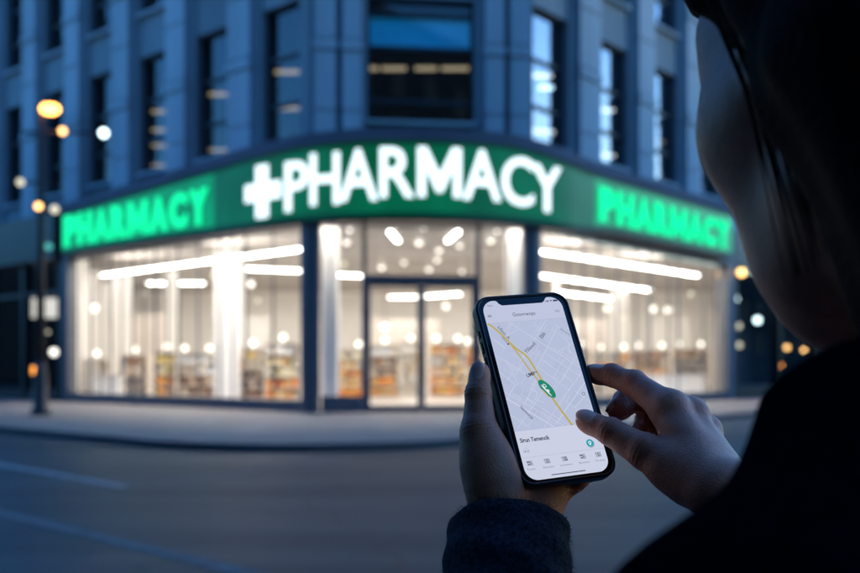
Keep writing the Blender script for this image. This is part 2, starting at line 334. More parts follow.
d=MB(); d.fbox(FC,1.53,1.66,-.2,.06,G,SG+.3); d.fbox(FC,4.94,5.07,-.2,.06,G,SG+.3); d.fbox(FC,1.662,4.938,-.2,.06,2.55,2.72); d.fbox(FC,1.662,4.938,-.2,.06,SG,SG+.3)
df=d.build('door_frame',M_blueframe,B)
p=MB(); p.face([FC(1.66,-.08,2.72),FC(4.94,-.08,2.72),FC(4.94,-.08,SG),FC(1.66,-.08,SG)]); p.build('transom_pane',M_glass,df)
for a,b,hs in ((1.668,3.29,1),(3.31,4.932,-1)):
    d=MB(); w=.11
    d.fbox(FC,a,a+w,-.14,-.03,G+.03,2.545); d.fbox(FC,b-w,b,-.14,-.03,G+.03,2.545); d.fbox(FC,a+w+.002,b-w-.002,-.14,-.03,G+.03,G+.22); d.fbox(FC,a+w+.002,b-w-.002,-.14,-.03,2.40,2.545)
    do=d.build('door',M_blueframe,B)
    p=MB(); p.face([FC(a+w,-.085,G+.22),FC(b-w,-.085,G+.22),FC(b-w,-.085,2.4),FC(a+w,-.085,2.4)]); p.build('pane',M_glass,do)
    hx=(b-w/2) if hs==1 else (a+w/2)
    t=MB(); t.tube([FC(hx,.06,-.5),FC(hx,.06,.55)],.022); t.tube([FC(hx,-.03,-.4),FC(hx,.06,-.4)],.014); t.tube([FC(hx,-.03,.45),FC(hx,.06,.45)],.014); t.build('handle',M_dark,do)
# the shop room
spoly=[FL(LEND,-.35,0)[:2],FL(.05,-.35,0)[:2],FC(.1,-.35,0)[:2],FC(LC-.1,-.35,0)[:2],FR(.05,-.35,0)[:2],FR(LEND,-.35,0)[:2],(19,62),(-20,62)]
CE=5.15
r=MB(); plate(r,spoly,G+.02,1); plate(r,spoly,CE,2)
for i in (5,6,7):
    a,b=spoly[i],spoly[(i+1)%8]; r.face([up(a,.02),up(b,.02),up(b,CAMH+CE),up(a,CAMH+CE)],0)
r.build('shop_interior',[M_in,M_infl,M_ceil],B)
def colm(x,y,w,m,name='interior_column',h=CE):
    c=MB(); c.box(x-w/2,x+w/2,y-w/2,y+w/2,.021,CAMH+h-.003); c.build(name,m,B)
colm(-8.05,38,1.0,M_white); colm(-14.3,43.8,.75,M_white); colm(-3.2,30.4,.5,M_white); colm(2.75,31.2,.5,M_white); colm(10.0,50,.7,M_white); colm(-12.3,45,.5,M_white)
for x,y,w,m in ((-15.5,52,3.0,M_tan),(-10.5,54,2.6,M_white),(-6.5,55,2.2,M_tan),(-1.5,58,4.0,M_tan),(5.5,57,2.6,M_white),(9.5,58,2.5,M_tan),(14,55,2.2,M_white),(16.3,52,1.2,M_tan)):
    c=MB(); c.box(x-w/2,x+w/2,y-.08,y+.08,.021,CAMH+2.9); c.build('partition_panel',m,B)

# lights inside -----------------------------------------------------------
def strip_light(a,b,h,w,label,grp,mat=M_strip,cat='ceiling light'):
    a,b=V2(*a),V2(*b); L=np.linalg.norm(b-a); d_=(b-a)/L; q=V2(-d_[1],d_[0]); z=CAMH+h
    c=(a+b)/2; t=thing('strip_light',(c[0],c[1],z),label,cat,grp)
    F=lambda s,o,hh: (a[0]+d_[0]*s+q[0]*o,a[1]+d_[1]*s+q[1]*o,hh)
    m=MB(); m.fbox(F,0,L,-w/2,w/2,z-.05,z); m.build('diffuser',mat,t)
    m=MB()
    if h<5:
        for q_ in (.15,.85):
            m.tube([F(L*q_,0,z+.05),F(L*q_,0,CAMH+CE-.004)],.012,6)
    m.fbox(F,-.02,L+.02,-w/2-.02,w/2+.02,z+.002,z+.05); m.build('housing',M_white,t)
    return t
LG='white strip lights on the shop ceiling'
strip_light((-15.0,43.2),(-4.2,33.2),4.2,.19,'long bright strip light running behind the left shop window',LG)
strip_light((-14.1,47.3),(-11.3,47.3),4.2,.24,'short strip light below the long one in the left shop window',LG)
strip_light((-8.1,40.2),(-5.4,41.3),4.2,.22,'strip light right of the white column in the left shop window',LG)
strip_light((-4.6,42.7),(-2.9,43.6),4.2,.22,'strip light seen through the narrow glass left of the door',LG)
strip_light((-2.45,56.6),(-.6,56.4),4.2,.28,'strip light seen through the left door leaf',LG)
strip_light((-.25,56.0),(1.7,54.2),4.2,.28,'strip light seen through the right door leaf',LG)
strip_light((-1.24,29.2),(-1.06,31.4),4.2,.10,'short slanted strip light above the door, left one',LG)
strip_light((.88,29.2),(.58,31.4),4.2,.10,'short slanted strip light above the door, right one',LG)
strip_light((3.95,34.2),(12.2,43.2),4.2,.19,'longest strip light at the top of the right shop window',LG)
strip_light((5.0,43.2),(12,51.6),4.2,.22,'middle strip light in the right shop window',LG)
strip_light((7.0,52.8),(12,59.2),4.2,.26,'lowest and shortest strip light in the right shop window',LG)

for F,a,b,l_ in ((FL,1.0,13.2,'left'),(FR,1.0,13.2,'right'),(FC,.9,5.6,'middle')):  # unseen strips added above the glass to brighten the shop
    p_,q_=F(a,-1.5,0)[:2],F(b,-1.5,0)[:2]
    strip_light(p_,q_,4.95,.5,'added unseen fill light strip behind the sign over the '+l_+' shop glass','added fill lights above the glass',M_frontfill)
for Y,x0,x1,nth in ((33.8,-9.6,6.9,'first'),(38,-14,10.8,'second'),(43,-15.2,12.9,'third'),(48.5,-16.4,14.6,'fourth'),(55,-17.8,16.4,'fifth')):  # beams added to screen the fill lights added behind them
    m=MB(); m.box(x0-.3,x1+.3,Y-.12,Y+.12,CAMH+4.36,CAMH+CE-.003); m.build('lamp_screen_beam',M_beam,B)
    strip_light((x0,Y+1.7),(x1,Y+1.7),5.0,.6,'long added fill light hidden behind the '+nth+' added beam from the shopfront','added fill lights behind the shop beams',M_beamfill)
DG='small round downlights in the shop ceiling'
DLAB=['at the far left above the narrow left glass','in the upper middle above the door','just right of the middle above the door, upper','nearest the right slanted strip light','above the narrow glass right of the door','in the centre just above the door frame','just left of centre above the door frame','lowest at the left above the door frame','lowest in the middle above the door frame','lowest at the right above the door frame','small and highest above the narrow left glass','small and highest above the narrow right glass','tiny and highest between the two slanted strips']
for i_,(X,Y,rr) in enumerate(((-2.85,32.4,.10),(-.38,32.4,.12),(.33,34.4,.12),(1.04,33.2,.09),(2.05,31.9,.1),(.28,37.6,.11),(-1.06,38.5,.11),(-2.08,40.6,.11),(-.04,41.4,.11),(1.42,42.2,.09),(-2.5,29.4,.07),(2.1,29.6,.07),(-.2,29.0,.06))):
    ZD=CAMH+4.36; t=thing('downlight',(X,Y,ZD),'round ceiling downlight '+DLAB[i_],'downlight',DG)
    m=MB(); m.lathe((X,Y,ZD-.10),[(rr*1.3,.0),(rr*1.3,.097)],16); m.tube([(X,Y,ZD-.01),(X,Y,CAMH+CE-.004)],.015,6); m.build('housing',M_white,t)
    m=MB(); m.sphere((X,Y,ZD-.12),rr*.8,0,12,(1,1,.7)); m.build('bulb',M_spot,t,True)
def pendant(X,Y,h,rr,mat,label,grp,ceil=CE,cat='pendant lamp'):
    t=thing('pendant_lamp',(X,Y,CAMH+h),label,cat,grp)
    m=MB(); m.sphere((X,Y,CAMH+h),rr,0,12); m.build('globe',mat,t,True)
    m=MB(); m.tube([(X,Y,CAMH+h+rr*.9),(X,Y,CAMH+ceil-.004)],.012,6); m.lathe((X,Y,CAMH+h+rr*.85),[(rr*.5,0),(rr*.25,.09)],10); m.build('cord',M_dark,t)
PG='globe pendant lamps inside the pharmacy'
PLAB=['bright pendant globe at the far left of the left window','dim pendant globe second from left in the left window','dim pendant globe left of the white column in the left window','bright pendant globe right of the white column, upper of two','dim pendant globe right of the white column, lower of two','bright pendant globe below the strip lights beside the phone top','pendant globe at left in the middle of the right window','dim lower pendant globe at left in the middle of the right window','left one of two bright pendant globes in the right window','right one of two bright pendant globes in the right window','dim pendant globe high near the right end of the right window','large bright pendant globe behind the left door leaf','pendant globe behind the right door leaf under its strip light','dim pendant globe behind the narrow glass left of the door']
for i_,(px,py,Y,rr,mt) in enumerate(((94,308,42,.17,M_spot),(145,293,45,.12,M_dim),(214,276,44,.13,M_dim),(251,284,42,.13,M_spot),(258,300,44,.11,M_dim),(556,285,44,.14,M_spot),(607,308,47,.13,M_spot),(623,317,48,.12,M_dim),(653,309,47,.15,M_spot),(668,310,46,.16,M_spot),(691,294,45,.12,M_dim),(385,327,44,.17,M_spot),(446,306,46,.13,M_spot),(344,264,40,.11,M_dim))):
    pendant((px-430)/946*Y,Y,(367-py)/946*Y,rr,mt,PLAB[i_],PG)
SGp='small lamps standing on top of the shelves'
def shelf_lamp(X,Y,z,rr,label,mat=M_spot):
    t=thing('shelf_lamp',(X,Y,z),label,'lamp',SGp)
    m=MB(); m.sphere((X,Y,z+.10+rr),rr,0,12); m.build('bulb',mat,t,True)
    m=MB(); m.lathe((X,Y,z+.002),[(rr*.7,0),(rr*.6,.03),(.025,.05),(.03,.12)],12); m.build('base',M_white,t)

# shelving ----------------------------------------------------------------
stock=MB(); SCOL=[]
pal=dict(orange=[(.70,.22,.03),(.75,.32,.06),(.62,.36,.10),(.7,.5,.3),(.45,.12,.03)],brown=[(.25,.13,.08),(.35,.2,.12),(.6,.5,.42),(.15,.1,.09)],
 white=[(.85,.83,.8),(.75,.74,.72),(.6,.63,.66),(.8,.7,.6)],mix=[(.7,.62,.5),(.62,.26,.07),(.3,.33,.38),(.72,.48,.2),(.78,.72,.66)],dark=[(.08,.09,.12),(.15,.15,.17),(.3,.28,.27)],yellow=[(.75,.58,.18),(.72,.66,.4),(.6,.3,.1),(.8,.75,.6)])
def shelf_unit(X,Y,w,h,palette,label,rz=0,lamp=True,lrad=.12):
    t=thing('shelf_unit',(X,Y,.02),label,'shelving','shelving units standing in the shop')
    cs,sn=math.cos(rz),math.sin(rz)
    F=lambda s_,o,hh:(X+cs*s_-sn*o,Y+sn*s_+cs*o,hh)
    m=MB(); m.fbox(F,-w/2,-w/2+.05,-.22,.22,.022,h); m.fbox(F,w/2-.05,w/2,-.22,.22,.022,h); m.fbox(F,-w/2+.052,w/2-.052,.19,.22,.022,h); m.build('frame',M_shelf,t)
    n=max(3,int(h/.42)); 
    for k in range(n+1):
        z=.1+(h-.14)*k/n
        m=MB(); m.fbox(F,-w/2+.053,w/2-.053,-.22,.188,z,z+.035); m.build('shelf',M_shelf,t)
        if k==n: break
        s_=-w/2+.08; gap=(h-.14)/n-.06; pl=pal[palette] if not isinstance(palette,tuple) else pal[palette[min(len(palette)-1,int(k*len(palette)/n))]]
        while s_<w/2-.2:
            bw=random.uniform(.09,.26); bh=gap*random.uniform(.55,.95)
            if random.random()<.9 and s_+bw<w/2-.07:
                stock.fbox(F,s_,s_+bw-.015,-.2,random.uniform(-.02,.1),z+.038,z+.036+bh); SCOL.extend([random.choice(pl)]*6)
            s_+=bw
    if lamp:
        for q in (-w*.3,w*.3) if w>1.5 else (0,): 
            a=F(q,0,0); shelf_lamp(a[0],a[1],h,lrad,('small ' if q==0 else 'left ' if q<0 else 'right ')+'lamp on the '+label)
def at(px,Y): return (px-430)/946*Y
for px,Y,w,h,pl,lb in (
 (97,40,1.1,1.7,'white','low white shelf unit at the far left of the left window'),
 (135,42,1.3,1.9,('dark','mix'),'shelf unit with dark boxes in the left shop window'),
 (167,40,.9,2.0,('orange','yellow'),'narrow shelf unit of orange boxes in the left shop window'),
 (197,41,1.8,1.95,('brown','white'),'wide shelf unit with brown lower boxes left of the white column'),
 (253,38,1.1,2.1,('brown','yellow'),'shelf unit with yellow boxes just right of the white column'),
 (283,37,1.4,2.3,('orange','yellow','white'),'tall orange shelf unit at the right of the left window'),
 (347,40,1.7,2.1,('orange','yellow'),'orange shelf unit seen through the narrow glass left of the door'),
 (385,41,1.3,2.3,('orange','brown','white'),'tall shelf unit of orange boxes behind the left door leaf'),
 (411,45,1.5,2.5,('white','mix','white'),'pale shelf unit in the middle behind the left door leaf'),
 (447,42,1.6,2.4,('orange','mix','orange'),'tall orange shelf unit behind the right door leaf'),
 (468,46,1.5,2.4,('mix','orange'),'shelf unit at the right edge of the right door leaf'),
 (505,44,1.6,2.2,('mix','white'),'shelf unit behind the narrow glass right of the door'),
 (570,44,2.0,2.2,('mix','brown'),'shelf unit at the left end of the right shop window'),
 (612,46,1.9,2.1,('white','mix'),'pale shelf unit near the middle of the right shop window'),
 (650,47,2.0,2.2,('orange','brown'),'orange and brown shelf unit in the right shop window'),
 (690,48,1.9,2.3,('brown','dark','brown'),'dark brown shelf unit at the right end of the right window')):
    shelf_unit(at(px,Y),Y,w,h,pl,lb)
def counter(X,Y,w,label):
    t=thing('counter',(X,Y,.02),label,'counter')
    m=MB(); m.box(X-w/2,X+w/2,Y-.35,Y+.35,.022,1.0); m.build('body',M_white,t)
    m=MB(); m.box(X-w/2-.05,X+w/2+.05,Y-.4,Y+.4,1.002,1.05); m.build('top',M_tan,t)
counter(at(665,41),41,3.4,'long white counter with tan top behind the right shop window')
counter(at(107,38.5),38.5,1.2,'small white counter at the left end of the left shop window')
def stock_mat():
    m,nt,out=base('stock_boxes'); b=N(nt,'ShaderNodeBsdfPrincipled',Roughness=.5); a=N(nt,'ShaderNodeAttribute',attribute_name='tint')
    nz=N(nt,'ShaderNodeTexNoise',Scale=14,Detail=2); mx=N(nt,'ShaderNodeMixRGB',blend_type='MULTIPLY'); mx.inputs[0].default_value=.35
    tc=N(nt,'ShaderNodeTexCoord'); nt.links.new(tc.outputs['Object'],nz.inputs['Vector'])
    nt.links.new(a.outputs['Color'],mx.inputs[1]); nt.links.new(nz.outputs['Color'],mx.inputs[2]); nt.links.new(mx.outputs[0],b.inputs['Base Color']); nt.links.new(b.outputs[0],out.inputs['Surface']); return m
so=stock.build('shelf_stock',stock_mat()); tag(so,'rows of orange, brown and white boxes filling the shop shelves','boxes',kind='stuff')
at_=so.data.attributes.new('tint','FLOAT_COLOR','FACE'); at_.data.foreach_set('color',np.array([c4(c) for c in SCOL],dtype=np.float32).ravel())

# office lamps behind the upper windows ------------------------------------
OG='ceiling lights in the dark offices above the shop'
W1,W2,W3='in the dark window next left of the centre window','in the second dark window left of the centre window','in the third dark window left of the centre window'
OLAB=['upper warm light bar '+W1,'lower warm light bar '+W1,'upper warm light bar '+W2,'lower warm light bar '+W2,'topmost of four light bars '+W3,'second from top light bar '+W3,'third from top light bar '+W3,'lowest of four light bars '+W3,
 'short light at the far left of the row in the centre window','long light second from left in the centre window row','light third from left in the centre window row','long light at the right of the centre window row',
 'bright white light at the bottom of the first window right of centre','white light near the top of the first window right of centre','white light at the bottom of the second window right of centre','white light near the top of the second window right of centre','upper warm light in the third window right of centre','lower warm light in the third window right of centre','small cool light in the middle of the first window right of centre']
for i_,(X,Y,L,al,mt) in enumerate([(at(287,35.5),35.5,1.6,0,M_officelamp),(at(286,40.5),40.5,1.6,0,M_officelamp),(at(217,38.4),38.4,1.1,0,M_officelamp),(at(221,48.3),48.3,1.2,0,M_officelamp),
  (at(157,41),41,1.0,0,M_officelamp),(at(157,44.2),44.2,1.0,0,M_officelamp),(at(157,47.3),47.3,1.0,0,M_officelamp),(at(158,52),52,1.0,0,M_officelamp),
  (at(374,35.1),35.1,.3,0,M_officelamp),(at(394,35.1),35.1,.9,0,M_officelamp),(at(426,35.1),35.1,.8,0,M_officelamp),(at(455,35.1),35.1,1.0,0,M_officelamp),
  (at(547,44.5),44.5,1.5,.25,M_officewhite),(at(541,36),36,.8,.25,M_officewhite),(at(608,49.5),49.5,1.2,.25,M_officewhite),(at(606,40.8),40.8,.7,.25,M_officewhite),(at(659,46.5),46.5,.9,.25,M_officelamp),(at(659,56),56,1.0,.25,M_officelamp),(at(546,37.5),37.5,.5,.25,M_cool)]):
    q=V2(math.cos(al),math.sin(al))*L/2; c=V2(X,Y)
    strip_light(tuple(c-q),tuple(c+q),11.09,.32,OLAB[i_],OG,mt)

# ------------------------------------------------------------------ the sign
SR=6.5; TL=SR-4.53; TR=SR-4.91; OC=P1+dl*TL+dr*SR
A0,A1=math.degrees(math.atan2(nl[0],-nl[1])),math.degrees(math.atan2(nr[0],-nr[1]))
def sp(a,o):                                  # a: angle on the corner arc in degrees, running on along the facades past its ends
    if a<A0: 
        t=(A0-a)*R(1)*7.0; p=P1+dl*(TL+t)+nl*o
    elif a>A1:
        t=(a-A1)*R(1)*7.0; p=P2+dr*(TR+t)+nr*o
    else:
        p=OC+(SR+o)*V2(math.sin(R(a)),-math.cos(R(a)))
    return p
def a_left(t): return A0-math.degrees((t-TL)/7.0)
def a_right(t): return A1+math.degrees((t-TR)/7.0)
def smooth(x): x=max(0,min(1,x)); return x*x*(3-2*x)
AL,AR=a_left(13.55),a_right(13.45)
def ztop(a):
    if a<0: return 6.47-.16*smooth((-8-a)/44)-.45*max(0,min(1,(-46-a)/86))
    return 6.47-.30*smooth((a-22)/40)
def zbot(a): return 4.29+.06*smooth((-40-a)/50)+.2*smooth((a-42)/30)
SGN=thing('pharmacy_sign',(0,27.3,CAMH+4.3),'long green lit PHARMACY sign band wrapping round the building corner above the shopfront','sign')
def band(a0,a1,n,o0,o1,zb,zt,mat,name,parent=SGN,closed=True):
    m=MB(); rows=[]
    for i in range(n+1):
        a=a0+(a1-a0)*i/n; f=sp(a,o1); b=sp(a,o0)
        rows.append([up(b,CAMH+zb(a)),up(f,CAMH+zb(a)),up(f,CAMH+zt(a)),up(b,CAMH+zt(a))])
    m.grid(rows,0,True,True); return fixn(m.build(name,mat,parent))
aL0,aR0=a_left(3.95),a_right(2.75)
band(aL0,aR0,60,.1,.5,lambda a:zbot(a)+.14,lambda a:ztop(a)-.12,M_panel,'fascia_panel')
band(AL,aL0-.02,24,.1,.5,lambda a:zbot(a)+.14,lambda a:ztop(a)-.12,M_panelglow,'fascia_panel')
band(aR0+.02,AR,24,.1,.5,lambda a:zbot(a)+.14,lambda a:ztop(a)-.12,M_panelglow,'fascia_panel')
band(AL,AR,110,.1,.53,lambda a:ztop(a)-.118,lambda a:ztop(a),M_panele,'top_trim')
band(AL,AR,110,.1,.53,lambda a:zbot(a),lambda a:zbot(a)+.138,M_panele,'bottom_trim')
band(AL,AR,110,.0,.62,lambda a:ztop(a)+.004,lambda a:ztop(a)+.34,M_ledge,'stone_ledge',parent=B)
band(AL,AR,110,-.3,.45,lambda a:zbot(a)-.10,lambda a:zbot(a)-.004,M_dark,'soffit',parent=B)

def glyph(ch,bold,ext=.03):
    cu=bpy.data.curves.new('g','FONT'); cu.body=ch; cu.size=1; cu.offset=bold; cu.extrude=ext; cu.resolution_u=4
    o=bpy.data.objects.new('g',cu); COL.objects.link(o)
    dg=bpy.context.evaluated_depsgraph_get(); me=o.evaluated_get(dg).to_mesh()
    v=np.array([tuple(q.co) for q in me.vertices]); f=[tuple(p.vertices) for p in me.polygons]
    o.evaluated_get(dg).to_mesh_clear(); bpy.data.objects.remove(o); bpy.data.curves.remove(cu)
    return v,f
def put_letter(ch,a0,a1,z0,z1,mat,o=.52,th=.05,bold=.045,name='letter'):
    if ch=='+':
        k=.335; xs=[(k,0),(1-k,0),(1-k,k),(1,k),(1,1-k),(1-k,1-k),(1-k,1),(k,1),(k,1-k),(0,1-k),(0,k),(k,k)]
        v=np.array([(x,y,z) for z in (-.03,.03) for x,y in xs]); n=12
        f=[tuple(reversed(range(n))),tuple(range(n,2*n))]+[(i,(i+1)%n,n+(i+1)%n,n+i) for i in range(n)]
    elif ch=='M':
        k=.17+bold*1.6; c_=.5; xs=[(0,0),(0,1),(k*1.15,1),(c_,.46),(1-k*1.15,1),(1,1),(1,0),(1-k,0),(1-k,.60),(c_+.07,.10),(c_-.07,.10),(k,.60),(k,0)][::-1]
        v=np.array([(x,y,z) for z in (-.03,.03) for x,y in xs]); n=len(xs)
        f=[tuple(reversed(range(n))),tuple(range(n,2*n))]+[(i,(i+1)%n,n+(i+1)%n,n+i) for i in range(n)]
    else: v,f=glyph(ch,bold)
    lo,hi=v.min(0),v.max(0); u=(v-lo)/(hi-lo)
    m=MB()
    for x,y,z in u:
        a=a0+(a1-a0)*x; p=sp(a,o+th*z); m.v.append(up(p,CAMH+z0+(z1-z0)*y))
    m.f=f; m.m=[0]*len(f); return m.build(name,mat,SGN)
for ch,a0,a1,z0,z1 in (('+',-43.6,-31.2,4.48,6.06),('P',-29.8,-23.2,4.57,6.03),('H',-22.6,-15.1,4.69,6.19),('A',-15.0,-5.9,4.76,6.24),('R',-5.4,2.6,4.84,6.27),('M',3.4,13.7,4.86,6.28),('A',14.1,23.7,4.82,6.27),('C',24.0,33.0,4.74,6.18),('Y',32.7,42.4,4.66,6.05)):
    put_letter(ch,a0,a1,z0,z1,M_letter,bold=.006 if ch=='M' else .010,name='cross' if ch=='+' else 'letter')
wd=dict(P=.92,H=1.0,A=1.08,R=1.0,M=1.25,C=1.0,Y=1.0)
def side_text(a0,a1,z0,z1):
    tot=sum(wd[c] for c in 'PHARMACY')+.13*7; x=0
    for c in 'PHARMACY':
        w=wd[c]; f0,f1=x/tot,(x+w)/tot; x+=w+.13
        put_letter(c,a0+(a1-a0)*f0,a0+(a1-a0)*f1,z0,z1,M_gletter,bold=.025 if c=='M' else .055)
side_text(a_left(13.3),a_left(4.25),4.58,5.74); side_text(a_right(2.98),a_right(13.0),4.72,5.82)

# ------------------------------------------------------------------ dark shop on the left, dark building on the right
D=thing('dark_shop',(-17,41,0),'dark unlit shop with black fascia left of the pharmacy','shop')
f=MB(); f.fbox(FL,14.5,28.4,-.1,.35,4.25,6.05); f.build('fascia',M_black,D)
f=MB()
for s_ in (14.55,17.6,20.6,23.6,26.6): f.fbox(FL,s_-.12,s_+.12,-.25,.08,G,4.24)
f.fbox(FL,14.7,28.3,-.2,.04,G,G+.4); f.fbox(FL,14.7,28.3,-.2,.04,2.9,3.05); f.build('shopfront_frame',M_black,D)
f=MB(); f.face([FL(14.7,-.1,G+.4),FL(28.3,-.1,G+.4),FL(28.3,-.1,4.24),FL(14.7,-.1,4.24)]); f.build('pane',M_dglass,D)
dp=[FL(14.4,-.3,0)[:2],FL(28.3,-.3,0)[:2],(-30,62),(-20.4,62)]
f=MB(); plate(f,dp,4.2); plate(f,dp,G+.02)
for i in (1,2,3): a,b=dp[i],dp[(i+1)%4]; f.face([up(a,.02),up(b,.02),up(b,CAMH+4.2),up(a,CAMH+4.2)])
f.build('interior',M_office,D)
def lightbox(px,py,Y,w,h,label):
    X=at(px,Y); z=CAMH+(367-py)/946*Y
    t=thing('light_box',(X,Y,z),label,'light box','lit boxes hanging in the dark shop window')
    m=MB(); m.box(X-w/2-.03,X+w/2+.03,Y,Y+.1,z-h/2-.03,z+h/2+.03); m.tube([(X-w/3,Y+.05,z+h/2+.03),(X-w/3,Y+.05,CAMH+4.2)],.01,5); m.tube([(X+w/3,Y+.05,z+h/2+.03),(X+w/3,Y+.05,CAMH+4.2)],.01,5); m.build('case',M_black,t)
    m=MB(); m.face([(X-w/2,Y-.004,z-h/2),(X+w/2,Y-.004,z-h/2),(X+w/2,Y-.004,z+h/2),(X-w/2,Y-.004,z+h/2)]); m.build('panel',M_lightbox,t)
lightbox(32.5,308,41.2,.62,.85,'left one of two white square light boxes in the dark shop window'); lightbox(50,308,41.2,.62,.85,'right one of two white square light boxes in the dark shop window')
NG='lamps hanging in the dark shop left of the pharmacy'
pendant(at(54,40.5),40.5,(367-352)/946*40.5,.17,M_spot,'small warm white lamp hanging low behind the dark shop glass',NG,4.2)
pendant(at(33,41),41,(367-370)/946*41,.18,M_orange,'small orange lamp hanging low beside the street lamp in the dark shop',NG,4.2)
pendant(at(48,40),40,(367-332)/946*40,.07,M_dim,'faint lamp just under the square light boxes in the dark shop',NG,4.2)
# right neighbour
Nb=thing('dark_building',(22,50,0),'dark building beyond the right end of the pharmacy with lamps glowing inside','building')
f=MB(); f.fbox(FR,15.1,46,-.6,-.1,4.3,14)
for s_ in (15.0,20,25,30,35,40,45.8): f.fbox(FR,s_-.1,s_+.1,-.5,0,G,4.29)
f.fbox(FR,15.1,46,-.5,-.02,G,G+.5); f.build('wall',M_black,Nb)
for s_ in (17.5,22.5,27.5,32.5,37.5,42.5):
    for h0 in (5.6,9.6):
        w=MB(); w.fbox(FR,s_-1,s_+1,-.099,-.04,h0,h0+2.6); wo=w.build('window',M_dark,Nb)
        w=MB(); w.face([FR(s_-.9,-.03,h0+.1),FR(s_+.9,-.03,h0+.1),FR(s_+.9,-.03,h0+2.5),FR(s_-.9,-.03,h0+2.5)]); w.build('pane',M_wglassL,wo)
f=MB(); f.face([FR(15.3,-.2,G+.5),FR(45.8,-.2,G+.5),FR(45.8,-.2,4.29),FR(15.3,-.2,4.29)]); f.build('shop_pane',M_dglass,Nb)
np_=[FR(15.2,-.62,0)[:2],FR(46,-.62,0)[:2],(30,75),(20.5,60)]
f=MB(); plate(f,np_,4.28); plate(f,np_,G+.02); plate(f,np_,14.0)
for i in (1,2,3): a,b=np_[i],np_[(i+1)%4]; f.face([up(a,.02),up(b,.02),up(b,CAMH+14),up(a,CAMH+14)])
f.build('interior',M_office,Nb)
QG='lamps glowing inside the dark building on the right'
for px,py,Y,rr,mt,lb in ((734.5,299,43,.17,M_cool,'cool white lamp at the upper left inside the dark building'),(757.5,320,46,.17,M_cool,'bright white lamp in the middle of the dark building lamps'),(738.5,326,45,.15,M_dim,'dim greenish lamp above another dim lamp beside the pharmacy end column'),
 (739,345,46,.15,M_dim,'lower dim greenish lamp beside the pharmacy end column'),(774,345.5,48,.16,M_cool,'pale bluish lamp under the chin of the person'),(787,347.5,49,.13,M_warm,'small orange lamp right of the pale bluish lamp'),
 (804,350,50,.12,M_warm,'last orange lamp just above the coat shoulder'),(779.5,366,47.5,.17,M_orange,'lowest orange lamp in the dark building')):
    pendant(at(px,Y),Y,(367-py)/946*Y,rr,mt,lb,QG,4.28)

wl=FR(14.55,.42,3.93); t=thing('wall_lamp',FR(14.55,.0,3.93),'orange wall lamp just past the right end of the green sign','lamp')
m=MB(); m.sphere(wl,.17,0,12); m.build('globe',M_warm,t,True)
m=MB(); m.tube([FR(14.55,.002,4.3),FR(14.55,.42,4.3),FR(14.55,.42,4.08)],.02,8); m.lathe(FR(14.55,.42,4.07),[(.11,0),(.05,.06)],12); m.build('bracket',M_black,t)
# ------------------------------------------------------------------ street lamp
SLX,SLY=-10.95,26.6
T=thing('street_lamp',(SLX,SLY,0),'tall dark street lamp with a glowing warm head and cross arms left of the pharmacy','street lamp')
m=MB(); m.lathe((SLX,SLY,.002),[(.27,0),(.27,.12),(.21,.2),(.19,1.1),(.15,1.25),(.13,1.5)],20); m.build('base',M_black,T,True)
m=MB(); m.lathe((SLX,SLY,1.5),[(.125,0),(.11,3),(.10,6.9),(.06,7.0)],16); m.build('pole',M_black,T,True)
def sl(px,py): return (at(px,SLY),SLY,CAMH+(367-py)/946*SLY)
h=sl(50,109)
m=MB(); m.sphere((h[0],h[1],h[2]),.27,0,20,(1,.8,.6)); m.build('lamp_bowl',emis('street_lamp_glow',(1,.42,.085),9),T,True)
m=MB(); m.lathe((h[0],h[1],h[2]+.12),[(.30,0),(.28,.06),(.16,.16),(.05,.2)],20); m.tube([(SLX,SLY,8.4),(SLX+.05,SLY,8.75),(h[0],SLY,h[2]+.3)],.05); m.build('lamp_hood',M_black,T,True)
for x0,x1,py,rr in ((24,106,133,.045),(22,52,183,.035),(38,60,212,.035)):
    m=MB(); m.tube([sl(x0,py),sl(x1,py)],rr); m.build('cross_arm',M_black,T)
for px,py,rr,mt in ((64,132,.10,M_warm),(105,134,.12,M_cool),(22,183,.10,M_dim),(40,207,.10,M_warm),(56,210,.11,M_dim),(50,247,.10,M_teal)):
    c=sl(px,py); m=MB(); m.sphere((c[0],c[1]-.1,c[2]+.0),rr,0,12); m.build('small_lamp',mt,T,True)
# ------------------------------------------------------------------ unseen blocks added across the streets to hold back sky light
def block(F,s0,s1,o0,o1,h,label):
    c=F((s0+s1)/2,(o0+o1)/2,0); t=thing('sky_blocker',(c[0],c[1],0),label,'building')
    m=MB(); m.fbox(F,s0,s1,o0,o1,G,h); m.build('wall',M_office,t)
    m=MB(); m.fbox(F,s0-.3,s1+.3,o0-.3,o1+.3,h+.002,h+.5); m.build('roof_edge',M_ledge,t)
    n=int((s1-s0)/4)
    for k in range(n):
        for r_ in range(int((h-2)/3.6)):
            a=s0+2+k*4; z=1.6+r_*3.6; m=MB(); m.fbox(F,a-.8,a+.8,o0-.05,o0-.003,z,z+2.2); m.build('window',M_dark,t)
block(FL,-75,-1,22.6,40,25,'unseen dark block added behind the viewer to darken the figure')
block(FL,6,150,31,45,11,'long unseen block added across from the left shop window to hide bright sky')
block(FR,14,150,26,40,10,'low unseen block added across from the right shop window to hide bright sky')
